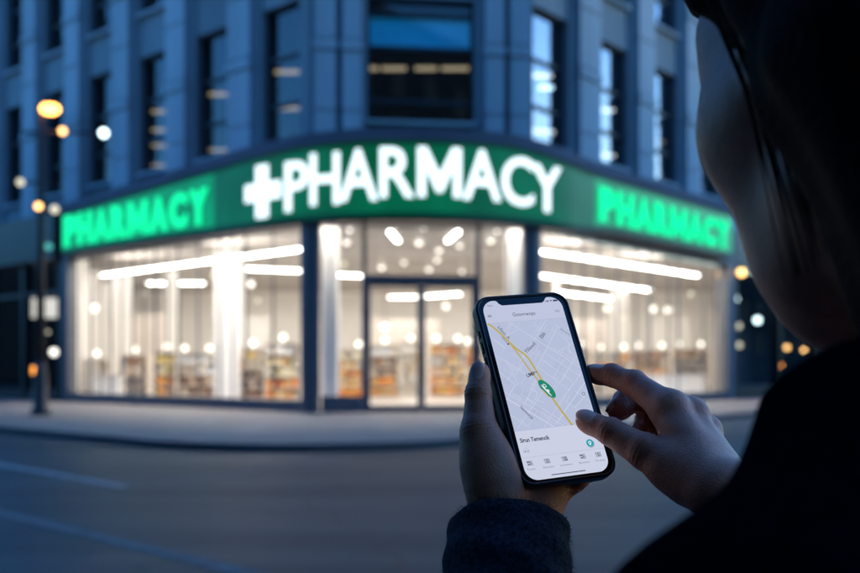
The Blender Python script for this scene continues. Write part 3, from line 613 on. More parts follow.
# ------------------------------------------------------------------ implicit surfaces for the figure
def surf_nets(val,lo,h):
    ins=val<0; nx,ny,nz=val.shape; c=(nx-1,ny-1,nz-1)
    acc=np.zeros(c+(3,),np.float32); cnt=np.zeros(c,np.float32)
    for ax in range(3):
        o1,o2=[a for a in range(3) if a!=ax]
        for i in (0,1):
            for j in (0,1):
                sl0=[None]*3; sl1=[None]*3
                sl0[ax]=slice(0,c[ax]); sl1[ax]=slice(1,c[ax]+1)
                sl0[o1]=sl1[o1]=slice(i,i+c[o1]); sl0[o2]=sl1[o2]=slice(j,j+c[o2])
                a,b=val[tuple(sl0)],val[tuple(sl1)]; x=(a<0)!=(b<0)
                t=np.where(x,a/np.where(x,a-b,1),0)
                acc[...,ax]+=np.where(x,t,0); acc[...,o1]+=np.where(x,i,0); acc[...,o2]+=np.where(x,j,0); cnt+=x
    act=cnt>0; idx=-np.ones(c,np.int64); idx[act]=np.arange(act.sum())
    ijk=np.argwhere(act).astype(np.float32); V=(ijk+acc[act]/cnt[act][:,None])*h+np.array(lo,np.float32)
    F=[]
    for ax in range(3):
        o1,o2=[(1,2),(2,0),(0,1)][ax]
        sl0=[slice(1,-1)]*3; sl1=[slice(1,-1)]*3
        sl0[ax]=slice(0,c[ax]); sl1[ax]=slice(1,c[ax]+1)
        a,b=ins[tuple(sl0)],ins[tuple(sl1)]
        for fl,msk in ((0,a&~b),(1,~a&b)):
            p=np.argwhere(msk)
            if not len(p): continue
            for k in range(3):
                if k!=ax: p[:,k]+=1
            def q(d1,d2):
                r=p.copy(); r[:,o1]-=d1; r[:,o2]-=d2; return idx[r[:,0],r[:,1],r[:,2]]
            f=np.stack([q(1,1),q(0,1),q(0,0),q(1,0)],1)
            F.append(f[:,::-1] if fl else f)
    return V,np.concatenate(F)
def mesh_sdf(fn,lo,hi,h,blk=4):
    lo=np.array(lo,float); hi=np.array(hi,float); H=h*blk
    n=np.ceil((hi-lo)/H).astype(int)+1
    g=np.stack(np.meshgrid(*[lo[k]+H*np.arange(n[k]) for k in range(3)],indexing='ij'),-1).astype(np.float32)
    cv=fn(g.reshape(-1,3)).reshape(tuple(n))
    fine=np.repeat(np.repeat(np.repeat(cv,blk,0),blk,1),blk,2).astype(np.float32)
    near=np.abs(fine)<H*1.9
    ii=np.argwhere(near); P=(lo+ (ii)*h).astype(np.float32)
    out=np.empty(len(P),np.float32)
    for k in range(0,len(P),400000): out[k:k+400000]=fn(P[k:k+400000])
    fine[near]=out
    return surf_nets(fine,lo,h)
def rc(P,a,b,ra,rb):
    a=np.array(a,np.float32); d=np.array(b,np.float32)-a; t=np.clip(((P-a)@d)/max(float(d@d),1e-9),0,1)
    return np.linalg.norm(P-a-t[:,None]*d,axis=1)-(ra+(rb-ra)*t)
def ell(P,c,r,Rm=None):
    q=P-np.array(c,np.float32)
    if Rm is not None: q=q@np.array(Rm,np.float32)      # columns: axes
    r=np.array(r,np.float32); k0=np.linalg.norm(q/r,axis=1); k1=np.linalg.norm(q/(r*r),axis=1)
    return k0*(k0-1)/np.maximum(k1,1e-9)
def smin(a,b,k):
    h=np.maximum(k-np.abs(a-b),0)/k; return np.minimum(a,b)-h*h*k*.25
def smax(a,b,k): return -smin(-a,-b,k)
def nz(v): v=np.array(v,float); return v/np.linalg.norm(v)

# phone frame: the screen plane, millimetres
PM=np.array([[.94785214,-.20586612,.24330116],[.30663576,.38091818,-.87228198],[.08689548,.90139918,.42418003]])
PT=np.array([.08067067,.66750059,CAMH-.01194949])
def ph(p): return (PM@(np.asarray(p,float)*1e-3).T).T+PT if np.ndim(p)>1 else PM@(np.asarray(p,float)*1e-3)+PT

def make_hand(digits,palm,extra,k_palm=9.,h=.75,creases=True):
    """digits: list of dict(pts,rad,dors) ; palm: list of cones ; extra: list of (a,b,ra,rb,k)"""
    allp=np.array([p for d in digits for p in d['pts']]+[c[0] for c in palm]+[c[1] for c in palm]); lo=allp.min(0)-32; hi=allp.max(0)+32
    def fn(P):
        d=None
        for a,b,ra,rb in palm:
            x=rc(P,a,b,ra,rb); d=x if d is None else smin(d,x,k_palm)
        for a,b,ra,rb,k in extra: d=smin(d,rc(P,a,b,ra,rb),k)
        fd=None
        for g_ in digits:
            pts,rad=g_['pts'],g_['rad']; x=None
            for i in range(len(pts)-1):
                y=rc(P,pts[i],pts[i+1],rad[i],rad[i+1]); x=y if x is None else smin(x,y,2.5)
            # pads and joint bulges
            for i in range(1,len(pts)-1):
                dv=nz(g_['dors']); 
                x=smin(x,np.linalg.norm(P-np.array(pts[i])-dv*rad[i]*.22,axis=1)-rad[i]*.90,3.)
            ax=nz(np.array(pts[-1])-np.array(pts[-2])); dv=np.array(g_['dors'],float); dv=nz(dv-ax*(dv@ax)); r=rad[-1]
            pad=np.array(pts[-1])-dv*r*.25-ax*r*.5; x=smin(x,np.linalg.norm(P-pad,axis=1)-r*.92,4.)
            nc_=np.array(pts[-1])+dv*r*.70-ax*r*.15; lat=np.cross(ax,dv)
            x=smin(x,ell(P,nc_,(r*.78,r*1.12,r*.36),np.stack([lat,ax,dv],1)),.8)
            if creases:
                for i in range(1,len(pts)-1):
                    a_=nz(np.array(pts[i+1])-np.array(pts[i-1])); s_=(P-np.array(pts[i]))@a_.astype(np.float32)
                    rr=np.linalg.norm(P-np.array(pts[i],np.float32),axis=1)
                    x=x+.16*np.exp(-(s_/4.5)**2)*np.cos(s_*2.1)*(rr<rad[i]*1.7)
            kf=g_.get('k',1.2)
            fd=x if fd is None else smin(fd,x,kf)
        return smin(d,fd,g_.get('kp',7.))
    V,F=mesh_sdf(fn,lo,hi,h)
    nail=np.zeros(len(V)); red=np.zeros(len(V))
    for g_ in digits:
        pts,rad=g_['pts'],g_['rad']; ax=nz(np.array(pts[-1])-np.array(pts[-2])); dv=np.array(g_['dors'],float); dv=nz(dv-ax*(dv@ax)); r=rad[-1]; lat=np.cross(ax,dv)
        q=V-(np.array(pts[-1])-ax*r*.1); s=((q@lat)/(r*.72))**4+((q@ax)/(r*1.02))**4; nail=np.maximum(nail,(np.clip((1.05-s)*6,0,1))*((q@dv)>r*.35))
        for i in range(1,len(pts)): red=np.maximum(red,.8*np.exp(-(np.linalg.norm(V-np.array(pts[i]),axis=1)/(rad[i]*1.3))**2))
    return ph(V.astype(float)),F,nail,red*(1-nail)

# right hand: index finger at the phone's edge, thumb over the screen, other fingers curled
rd=(-.35,.25,.85)
IX=dict(pts=[(67,-42,37),(60.5,-13,15),(51.5,-.5,4),(42.6,5.2,-2.5)],rad=[11.5,8.9,7.7,6.4],dors=(-.1,.8,.55))
MD=dict(pts=[(84,-46,30),(80,-20,-1),(63,-17,-9),(54.5,-23,-7)],rad=[11.5,9.4,8.6,7.7],dors=(.1,.9,-.2))
RG=dict(pts=[(98,-55,20),(93,-33,-6),(76,-33,-11),(68.5,-39.5,-8)],rad=[11,8.6,7.6,6.7],dors=(.1,.9,-.2))
PK=dict(pts=[(109,-66,10),(100,-47,-6),(85,-46,-9),(77,-50,-6)],rad=[10,7.6,6.7,5.9],dors=(.1,.9,-.2))
TH=dict(pts=[(55,-96,52),(40,-69.5,36),(27.8,-48.3,21.5),(18.6,-34,9.5)],rad=[14.5,11.8,9.2,7.3],dors=(-.45,.45,.75),k=1.2)
WRr=np.array((67.,-117.,69.)); FAr=np.array((86.,-168.,110.))
def mid(a,b,t): return tuple(np.array(a)*(1-t)+np.array(b)*t)
palmR=[((60,-108,66),(67,-44,36),16,12.5),((70,-112,64),(84,-48,29),16,12.5),((80,-118,62),(97,-57,19),15,11.5),((86,-122,58),(106,-70,10),14,11),
       ((62,-110,66),(50,-86,46),17,15.5),((58,-96,50),(70,-62,36),14,11),((74,-113,66),tuple(FAr),20,23)]
extraR=[(mid(WRr,(67,-42,37),.35),(68,-43,46),3.0,3.2,6),(mid(WRr,(84,-46,30),.35),(86,-47,40.5),3.,3.4,6),(mid(WRr,(98,-55,20),.35),(100,-56,30),2.6,3,6),
        ((67,-43,39),(67,-42,40),10.5,10.5,6),((85,-47,33),(85,-46,33),10.5,10.5,6),((99,-56,22),(99,-56,22),10,10,6)]
hr=make_hand([IX,MD,RG,PK,TH],palmR,extraR)
# left hand: cradles the phone, thumb along its left edge
LTH=dict(pts=[(-50,-62,-12),(-53.5,-26,-7),(-49.0,-1,-3.5),(-45.2,14.5,-1.0)],rad=[18.5,12.2,8.9,6.8],dors=(-.55,.12,.83))
LIX=dict(pts=[(-26,2,-36),(12,22,-36),(30,28,-27),(39,31,-19)],rad=[11.5,9,8,7],dors=(0,0,-1))
LMD=dict(pts=[(-6,0,-37),(24,9,-37),(34,9,-27),(35,8.5,-18.5)],rad=[11.5,9,8,7],dors=(.4,0,-.9))
LRG=dict(pts=[(9,-11,-36),(29,-13,-35),(36,-15,-26),(35,-16,-18)],rad=[11,8.7,7.7,6.8],dors=(.5,0,-.85))
LPK=dict(pts=[(16,-34,-33),(30,-46,-30),(26,-60,-24),(14,-68,-19)],rad=[10.5,8.2,7.4,6.4],dors=(.4,-.3,-.8))
palmL=[((-52,-90,-24),(-26,-2,-34),15.5,12.5),((-40,-92,-30),(-7,-4,-36),16,12.5),((-28,-95,-32),(8,-15,-35),16,12),((-19,-94,-31),(13,-38,-32),15,11.5),
       ((-47,-86,-22),(-51,-50,-13),17.5,18.5),((-22,-80,-28),(2,-66,-27),14,12),((-46,-96,-25),(-66,-150,-14),17,18),((-28,-98,-30),(-54,-152,-17),16,18)]
hl=make_hand([LIX,LMD,LRG,LPK,LTH],palmL,[((-50,-72,-14),(-53,-36,-9),17,14,8)])

# ------------------------------------------------------------------ body: head, neck, trunk, legs
Hc=np.array((.221,.449,1.496)); yaw=R(13); pit=R(20)
ef=np.array((-math.sin(yaw)*math.cos(pit),math.cos(yaw)*math.cos(pit),-math.sin(pit))); el=np.array((-math.cos(yaw),-math.sin(yaw),0)); eu=np.cross(ef,-el); eu=eu if eu[2]>0 else -eu
HM=np.stack([el,ef,eu],1)
def hw(l,f,u): return Hc+HM@np.array((l,f,u))
def head_fn(P):
    q=(P-Hc.astype(np.float32))@HM.astype(np.float32)
    d=ell(q,(0,-.012,.040),(.074,.094,.084))
    d=smin(d,ell(q,(0,.035,-.020),(.058,.060,.080)),.04)
    d=smin(d,rc(q,(0,.072,-.094),(0,.060,-.088),.019,.024),.03)          # chin
    for s in (1,-1):
        d=smin(d,rc(q,(s*.051,.008,-.064),(s*.016,.066,-.094),.020,.020),.03); d=smin(d,rc(q,(s*.050,.044,-.018),(s*.032,.058,-.074),.020,.020),.025); d=smin(d,rc(q,(s*.047,.050,.050),(s*.054,.040,.0),.018,.017),.02)  # jaw
        d=smin(d,rc(q,(s*.050,.050,-.016),(s*.058,.020,-.012),.020,.018),.025) # cheekbone
        d=smin(d,rc(q,(s*.012,.083,.034),(s*.042,.068,.030),.010,.010),.02)    # brow
        d=smax(d,-ell(q,(s*.031,.090,.010),(.017,.014,.011)),.012)             # eye socket
        d=smin(d,np.linalg.norm(q-np.array((s*.031,.071,.010),np.float32),axis=1)-.0125,.003)
        d=smin(d,rc(q,(s*.031-.010*s,.083,.0135),(s*.031+.011*s,.080,.0125),.0028,.0028),.004)
        e=ell(q,(s*.078,-.012,-.004),(.008,.019,.031)); e=smax(e,-ell(q,(s*.086,-.008,0),(.007,.011,.020)),.006); d=smin(d,e,.008)
    d=smin(d,rc(q,(0,.088,.026),(0,.106,-.022),.007,.0105),.014)            # nose
    for s in (1,-1): d=smin(d,np.linalg.norm(q-np.array((s*.011,.095,-.026),np.float32),axis=1)-.0085,.008)
    d=smin(d,ell(q,(0,.088,-.053),(.023,.009,.0055)),.005); d=smin(d,ell(q,(0,.087,-.064),(.020,.009,.006)),.005)
    d=smax(d,-rc(q,(-.022,.096,-.0585),(.022,.096,-.0585),.0018,.0018),.003)
    d=smin(d,rc(P,tuple(hw(0,-.030,-.055)),NB,.052,.060),.03)
    return d
NB=(.228,.345,1.31)
SHL,SHR=(.1135,.285,1.247),(.352,.415,1.24); PEL=(.27,.33,.83)
WL_=ph((-38,-90,-27)); WR_=ph((74,-116,67)); ELB_L=np.array((.030,.47,1.035)); ELB_R=np.array((.385,.54,1.045))
def leg(P,s):
    hip=(PEL[0]+s*.09,PEL[1],.80); kn=(PEL[0]+s*.105,PEL[1]+.04,.38); an=(PEL[0]+s*.11,PEL[1]+.0,-.04)
    return hip,kn,an
def body_fn(P):
    d=rc(P,PEL,(.255,.34,1.12),.13,.12); d=smin(d,rc(P,(.17,.315,1.15),(.32,.385,1.15),.085,.085),.06); d=smin(d,rc(P,(.255,.34,1.12),NB,.10,.062),.05)
    for sh,eb,wr in ((SHL,ELB_L,WL_),(SHR,ELB_R,WR_)):
        d=smin(d,rc(P,(NB[0],NB[1],1.26),sh,.055,.048),.05); d=smin(d,rc(P,sh,eb,.045,.036),.03); d=smin(d,rc(P,eb,tuple(wr),.036,.021),.02)
    for s in (-1,1):
        hip,kn,an=leg(P,s); d=smin(d,rc(P,hip,kn,.082,.052),.04); d=smin(d,rc(P,kn,an,.052,.034),.03); d=smin(d,rc(P,(an[0],an[1]-.02,-.09),(an[0],an[1]+.15,-.105),.032,.022),.03)
    return d
vh,fh=mesh_sdf(head_fn,Hc-.20,Hc+np.array((.16,.17,.16)),.0035)
vb,fb=mesh_sdf(body_fn,(-.02,.12,-.16),(.52,.72,1.42),.008)
VV=[];FF=[];NA=[];RE=[];off_=0
for v,f,a,r_ in ((hl[0],hl[1],hl[2],hl[3]),(hr[0],hr[1],hr[2],hr[3]),(vh,fh,np.zeros(len(vh)),np.zeros(len(vh))),(vb,fb,np.zeros(len(vb)),np.zeros(len(vb)))):
    VV.append(v);FF.append(f+off_);NA.append(a);RE.append(r_);off_+=len(v)
def npmesh(name,v,f,mat,parent=None,org=(0,0,0)):
    me=bpy.data.meshes.new(name); v=np.asarray(v,np.float32)-np.array(org,np.float32); f=np.asarray(f,np.int32)
    me.vertices.add(len(v)); me.vertices.foreach_set('co',v.ravel()); k=f.shape[1]
    me.loops.add(f.size); me.loops.foreach_set('vertex_index',f.ravel()); me.polygons.add(len(f))
    me.polygons.foreach_set('loop_start',np.arange(0,f.size,k,dtype=np.int32)); me.polygons.foreach_set('loop_total',np.full(len(f),k,np.int32))
    me.polygons.foreach_set('use_smooth',np.ones(len(f),bool)); me.materials.append(mat); me.update(calc_edges=True); me.validate()
    o=bpy.data.objects.new(name,me); return link(o,parent)
PORG=(PEL[0],PEL[1],-.13)
PER=thing('person',PORG,'dark haired person in a navy wool coat looking down at the phone in their hands','person')
bo=npmesh('body',np.concatenate(VV),np.concatenate(FF),M_skin,PER,PORG)
for nm,arr in (('nail',NA),('red',RE)):
    a=bo.data.attributes.new(nm,'FLOAT','POINT'); a.data.foreach_set('value',np.concatenate(arr).astype(np.float32))
# hair ------------------------------------------------------------------
def hair_fn(P):
    q=(P-Hc.astype(np.float32))@HM.astype(np.float32)
    d=ell(q,(0,-.026,.050),(.086,.098,.088))
    for s in (1,-1):
        d=smin(d,rc(q,(s*.064,-.022,.045),(s*.070,-.050,-.05),.024,.030),.03)
        d=smin(d,rc(q,(s*.070,-.050,-.05),(s*.062,-.065,-.165),.030,.030),.03)
        d=smin(d,rc(q,(s*.015,.060,.096),(s*.046,.052,.082),.013,.011),.025)
        d=smin(d,rc(q,(s*.046,.052,.082),(s*.066,.020,.060),.011,.013),.02); d=smin(d,rc(q,(s*.066,.020,.060),(s*.074,-.022,.02),.013,.016),.02)
    d=smin(d,rc(q,(0,-.085,.02),(0,-.085,-.17),.045,.045),.05)
    d=smin(d,rc(q,(.035,-.075,-.02),(.045,-.07,-.17),.04,.035),.05)
    d=smin(d,rc(q,(-.035,-.075,-.02),(-.045,-.07,-.17),.04,.035),.05)
    w_=np.sin(q[:,0]*210+np.sin(q[:,2]*22)*2.2+q[:,1]*120)*.0016+np.sin(q[:,0]*95-q[:,1]*140+q[:,2]*14)*.0022
    return d+w_
v,f=mesh_sdf(hair_fn,Hc-.25,Hc+.22,.0035); ho=npmesh('hair',v,f,M_hair,PER,PORG)
st=MB()
for i in range(260):                                       # loose strands lying over the hair
    a=random.uniform(-2.6,2.6); r0=random.uniform(.9,1.03); sx=math.sin(a); fy=-math.cos(a)
    pts=[]
    for k in range(7):
        t=k/6; th=1.35-t*1.9
        if th>0: p=(sx*.090*math.cos(th)*r0, -.022+fy*.104*math.cos(th)*r0, .048+.092*math.sin(th)*r0)
        else: p=(sx*.094*r0*(1-.12*t), -.03+fy*.10*r0, .048+th*.30)
        if fy>.35 and th<.45: break
        pts.append(hw(p[0]+random.uniform(-.003,.003),p[1]+random.uniform(-.003,.003),p[2]))
    if len(pts)>2: st.tube(pts,[.0007]*(len(pts)-1)+[.0002],4)
for i in range(70):
    s=random.uniform(0,1); pts=[hw(.02+.02*s,.066+.008*s,.104),hw(.044+.012*s,.062-.004*s,.088),hw(.062+.006*s,.036,.074-.01*s),hw(.078+.004*s,.0,.050-.02*s),hw(.083,-.03+.01*s,.0-.03*s)]
    st.tube([p+np.array([random.uniform(-.006,.006) for _ in range(3)]) for p in pts],[.0003,.0004,.0004,.0003,.0001],4)
so_=st.build('loose_strand',M_hair,PER,True)
for s in (1,-1):
    m=MB(); m.tube([hw(s*.014,.093,.030),hw(s*.028,.093,.0365),hw(s*.042,.082,.036),hw(s*.051,.070,.029)],[.0018,.0028,.0024,.0008],6); m.build('eyebrow',M_hair,PER,True)
# coat --------------------------------------------------------------------
def coat_fn(P):
    d=rc(P,(PEL[0],PEL[1],.72),(.255,.34,1.12),.185,.155); d=smin(d,rc(P,(.175,.315,1.12),(.315,.39,1.12),.105,.105),.07); d=smin(d,rc(P,(.255,.34,1.15),(NB[0],NB[1],1.26),.12,.085),.06)
    for sh,eb in ((SHL,ELB_L),(SHR,ELB_R)):
        d=smin(d,rc(P,(NB[0],NB[1],1.27),sh,.060,.055),.05); d=smin(d,rc(P,sh,tuple(eb),.057,.052),.03)
    d=smin(d,rc(P,(.182,.335,1.306),SHL,.061,.054),.03); ax=nz(np.array((-.03,.10,1.0))); c=np.array(NB)+np.array((0,0,.0)); q=P-c.astype(np.float32); t=q@ax.astype(np.float32); rad_=np.linalg.norm(q-t[:,None]*ax.astype(np.float32),axis=1)
    col_=np.maximum(np.abs(rad_-(.083-.10*np.clip(t,-.1,.1)))-.011,np.abs(t+.022)-.045)-.004                         # standing collar
    d=smin(d,col_,.03)
    d=smax(d,-rc(P,(NB[0],NB[1],1.28),tuple(hw(0,-.03,0)),.066,.068),.012)                                 # neck opening
    d=d+.003*np.sin(P[:,0]*31+P[:,2]*47)*np.sin(P[:,1]*41-P[:,2]*23)
    return d
v,f=mesh_sdf(coat_fn,(-.08,.10,.50),(.56,.66,1.46),.0065); co_=npmesh('coat',v,f,M_coatshade,PER,PORG)
def sleeve(wr,eb,r0,r1,mat,tilt,name='sleeve',nr=64,ns=84):
    wr=np.array(wr); eb=np.array(eb); ax=nz(eb-wr); L=np.linalg.norm(eb-wr)
    b=nz(np.cross(ax,(0,0,1)) if abs(ax[2])<.95 else np.cross(ax,(0,1,0))); c=np.cross(ax,b); rows=[]
    def ring(s,r,ph_=0):
        o=[]
        for k in range(ns):
            a=2*math.pi*k/ns; dr_=b*math.cos(a)+c*math.sin(a); p=wr+ax*(s*L)+dr_*r
            p=p+ax*(dr_@np.array(tilt))*r*max(0,1-s*3)
            n_=noise.noise(Vector(p*26))*.0030+noise.noise(Vector(p*70))*.0011
            n_+=.0022*math.sin(s*46+3*math.sin(a+1.3)+noise.noise(Vector(p*12))*4)*min(1,s*5)
            o.append(p+dr_*n_*ph_)
        return o
    rows.append(ring(.22,r0*.80)); rows.append(ring(.03,r0*.93)); rows.append(ring(.004,r0*.955)); rows.append(ring(-.006,r0*.985,.6)); rows.append(ring(-.004,r0*1.02,1))
    for i in range(nr+1):
        s=.004+i/nr*1.02; hem=.0016*math.exp(-((s-.012)/.02)**2); rows.append(ring(s,r0*(1.03)+(r1-r0)*min(1,s*1.15)+hem,1))
    m=MB(); m.grid(rows,0,True); return m.build(name,mat,PER,True)
LS0=ph((-41,-93,-27)); RS0=ph((82,-150,92))
sleeve(LS0,ELB_L,.0385,.056,M_coat,(0,0,0)); sleeve(RS0,ELB_R,.037,.055,M_coatshade,(0,0,0))
fz=MB(); axL=nz(ELB_L-LS0); LL=np.linalg.norm(ELB_L-LS0); bq=nz(np.cross(axL,(0,0,1))); cq=np.cross(axL,bq)
for i in range(9000):
    a=random.uniform(0,2*math.pi); t=random.random()**1.3*.55-.01; dq=bq*math.cos(a)+cq*math.sin(a); r_=.0385*1.03+(.056-.0385)*min(1,t*1.15)
    q=LS0+axL*(t*LL)+dq*(r_+.0012); e1=nz(dq*random.uniform(.4,1)+axL*random.uniform(-1,1)+np.cross(axL,dq)*random.uniform(-1,1)); L_=random.uniform(.0012,.0034); w_=np.cross(e1,axL+dq*.3)*.00013
    fz.face([q-dq*.002-w_,q-dq*.002+w_,q+e1*L_])
fz.build('wool_fuzz',M_coat,PER)
def trous(P):
    d=rc(P,(PEL[0]-.05,PEL[1],.84),(PEL[0]+.05,PEL[1],.84),.14,.14)
    for s in (-1,1):
        hip,kn,an=leg(P,s); d=smin(d,rc(P,hip,kn,.098,.070),.04); d=smin(d,rc(P,kn,(an[0],an[1],-.03),.070,.058),.03)
    return np.maximum(d,P[:,2]-.93)
v,f=mesh_sdf(trous,(.0,.10,-.12),(.54,.60,1.0),.009); npmesh('trousers',v,f,M_trous,PER,PORG)
for s in (-1,1):
    hip,kn,an=leg(None,s)
    def shoe(P): 
        d=smin(rc(P,(an[0],an[1]-.035,-.085),(an[0]+s*.01,an[1]+.16,-.095),.042,.036),rc(P,(an[0],an[1]-.01,-.08),(an[0],an[1],.0),.045,.046),.03)
        return np.maximum(d,-.128-P[:,2])
    v,f=mesh_sdf(shoe,(an[0]-.1,an[1]-.12,-.14),(an[0]+.1,an[1]+.24,.06),.006); npmesh('shoe',v,f,M_shoe,PER,PORG)

# ------------------------------------------------------------------ phone
PH=bpy.data.objects.new('phone',None); PH.matrix_world=Matrix([list(PM[i])+[PT[i]] for i in range(3)]+[[0,0,0,1]]); PH.empty_display_size=.05; link(PH)
tag(PH,'smartphone in a dark case showing a light street map with a yellow route','phone')
def rr(hx,hy,r,n=10,cx=0,cy=0):
    o=[]
    for qx,qy,a0 in ((1,1,0),(-1,1,90),(-1,-1,180),(1,-1,270)):
        for i in range(n+1):
            a=R(a0+90*i/n); o.append((cx+qx*(hx-r)+r*math.cos(a),cy+qy*(hy-r)+r*math.sin(a)))
    return o
def pbuild(mb,name,mats,parent=PH,smooth=False):
    me=bpy.data.meshes.new(name); me.from_pydata([tuple(c*1e-3 for c in p) for p in mb.v],[],mb.f)
    for mm in (mats if isinstance(mats,list) else [mats]): me.materials.append(mm)
    me.polygons.foreach_set('material_index',mb.m)
    if smooth: me.polygons.foreach_set('use_smooth',[True]*len(mb.f))
    me.update(); o=bpy.data.objects.new(name,me); return link(o,parent)
HXp,HYp,RCp=37.0,72.6,11.5
M_case=solid('phone_case',(.012,.016,.022),.42,var=.2,scale=300,bump=.05,bscale=2000); M_bez=solid('bezel_glass',(.004,.005,.007),.12)
m=MB(); rows=[]
for ins,n_ in ((5,-10.6),(2.2,-10.4),(.7,-9.6),(.1,-8.2),(0,-6.5),(0,-1.6),(.12,-.4),(.5,.5),(1.1,.95),(1.8,.95),(2.3,.6),(2.5,-.4)):
    rows.append([(x,y,n_) for x,y in rr(HXp-ins,HYp-ins,RCp-ins)])
m.grid(rows,0,True); m.face([(x,y,-10.6) for x,y in reversed(rr(HXp-5,HYp-5,RCp-5))]); fixn(pbuild(m,'case',M_case,smooth=True))
m=MB(); m.face([(x,y,-.25) for x,y in rr(HXp-2.45,HYp-2.45,RCp-2.45)]); pbuild(m,'bezel',M_bez)
m=MB()
for y0,y1 in ((22,34),): m.box(HXp-.1,HXp+.7,y0,y1,-6.2,-3.6)
for y0,y1 in ((30,38),(16,26),(42,47)): m.box(-HXp-.7,-HXp+.1,y0,y1,-6.2,-3.6)
pbuild(m,'side_button',M_case)
m=MB(); rows=[[(x,y,z_) for x,y in rr(11-i_,14-i_,5-i_,6,20,53)] for i_,z_ in ((0,-10.3),(0,-12),(.6,-12.5))]; m.grid(rows,0,True); m.face([(x,y,-12.5) for x,y in reversed(rr(10.4,13.4,4.4,6,20,53))]); pbuild(m,'camera_bump',M_bez)
def scr(name,c,k=1): return emis(name,c,k,False)
S_bg=emis('screen_map',(.50,.555,.745),.94); S_head=scr('screen_header',(.52,.56,.73),1.0); S_pan=scr('screen_panel',(.60,.63,.78),1.0); S_road=scr('screen_street',(.57,.615,.78),1.0)
S_y=scr('screen_route',(.50,.41,.115),1.0); S_y2=scr('screen_route_thin',(.50,.40,.14),1.0); S_g=scr('screen_marker',(.015,.25,.15),1.0); S_w=scr('screen_white',(.72,.78,.85),1.0)
S_t=scr('screen_text',(.06,.065,.10),1.0); S_t2=scr('screen_text_soft',(.20,.215,.29),1.0); S_teal=scr('screen_teal',(.02,.36,.45),1.0); S_line=scr('screen_line',(.36,.385,.50),1.0); S_block=scr('screen_block',(.45,.50,.68),1.0)
SM=[S_bg,S_head,S_pan,S_road,S_y,S_y2,S_g,S_w,S_t,S_t2,S_teal,S_line,S_block,S_t]
sc_=MB(); HX2,HY2,RC2=31.4,68.5,9.0
pts=rr(HX2,HY2,RC2,10); out_=[]
for x,y in pts: out_.append((x,y))
k=11                                                    # after the top right corner comes the notch
notch=[(20.6,HY2),(19.2,HY2-.9),(18.2,HY2-2.6),(16,HY2-4.2),(-16,HY2-4.2),(-18.2,HY2-2.6),(-19.2,HY2-.9),(-20.6,HY2)]
poly=out_[:k]+notch+out_[k:]
sc_.face([(x,y,0) for x,y in poly],0)
def rect(x0,x1,y0,y1,z,mi): sc_.face([(x0,y0,z),(x1,y0,z),(x1,y1,z),(x0,y1,z)],mi)
top=[p for p in poly if p[1]>50.6]
hp=[(HX2,50.6)]+[p for p in poly if p[1]>50.6]+[(-HX2,50.6)]
sc_.face([(x,y,.05) for x,y in hp],1)
lowp=[p for p in poly if p[1]<-32.8]; sc_.face([(x,y,.05) for x,y in [(-HX2,-32.8)]+lowp+[(HX2,-32.8)]],2)
MX0,MX1,MY0,MY1=-31.3,31.3,-32.7,50.4
def clip(a,b):
    t0,t1=0.,1.; dx,dy=b[0]-a[0],b[1]-a[1]
    for p,q in ((-dx,a[0]-MX0),(dx,MX1-a[0]),(-dy,a[1]-MY0),(dy,MY1-a[1])):
        if abs(p)<1e-9:
            if q<0: return None
        else:
            r_=q/p
            if p<0: t0=max(t0,r_)
            else: t1=min(t1,r_)
    if t0>=t1: return None
    return (a[0]+dx*t0,a[1]+dy*t0),(a[0]+dx*t1,a[1]+dy*t1)
ZL=[.08]
def line(pts,w,mi,z=None):
    z=ZL[0] if z is None else z
    for a,b in zip(pts[:-1],pts[1:]):
        c_=clip(a,b)
        if not c_: continue
        a,b=c_; dx,dy=b[0]-a[0],b[1]-a[1]; L=math.hypot(dx,dy)
        if L<.05: continue
        nx_,ny_=-dy/L*w/2,dx/L*w/2; ex,ey=dx/L*w*.2,dy/L*w*.2
        sc_.face([(a[0]+nx_-ex,a[1]+ny_-ey,z),(a[0]-nx_-ex,a[1]-ny_-ey,z),(b[0]-nx_+ex,b[1]-ny_+ey,z),(b[0]+nx_+ex,b[1]+ny_+ey,z)],mi); ZL[0]+=.0004
rs=random.Random(3)
for a,b,w_ in (((-14.2,50.4),(31,9.8),.55),((23.4,44.5),(-3,12),.5),((15.5,50.4),(2.6,36),.45),((2.6,36),(-13,20),.4),((-8.7,43.9),(-22,38.5),.4),((31,30),(18,24),.4),((-31.4,25.4),(-18.9,15.6),.5),((-28.7,37.8),(-23,31),.8),((-18.9,15.6),(-6,2),.4),
   ((-31,12),(-22,2),.45),((-22,2),(-31,-9),.45),((-24,22),(-20,4),.4),((-31,-8),(-2,-32),1.0),((-31,-3),(6,-32.6),.45),((-16,-10),(10,-32.6),.45),((-22,-17),(-6,2),.5),((-29,-31),(-3,-6),.45),((31,6),(10,-13),.5),((31,-2),(0,-31),.75),((10,-13),(-9,-32),.45),((26,14),(6,-6),.4),
   ((20,17.5),(8,4),.4),((4,18),(22,-.5),.45),((-1,13),(18,-7),.4),((8,23),(29,3),.4),((14,28),(31,13),.4),((31,20),(14,1),.4),((24,26),(29,20),.4),((22,38),(28,30),.4),((28,30),(26,24),.4),((-12,-2),(-7,-6),.7),((-7,-6),(-10,-11),.5),((-10,-11),(-4,-14),.5),
   ((18,-20),(31,-10),.5),((12,-14),(22,-24),.4),((22,-8),(31,-17),.4),((24,-28),(31,-20),.4),((-31,-20),(-22,-30),.5),((-25,-24),(-19,-32),.4)):
    line([a,b],w_,3)
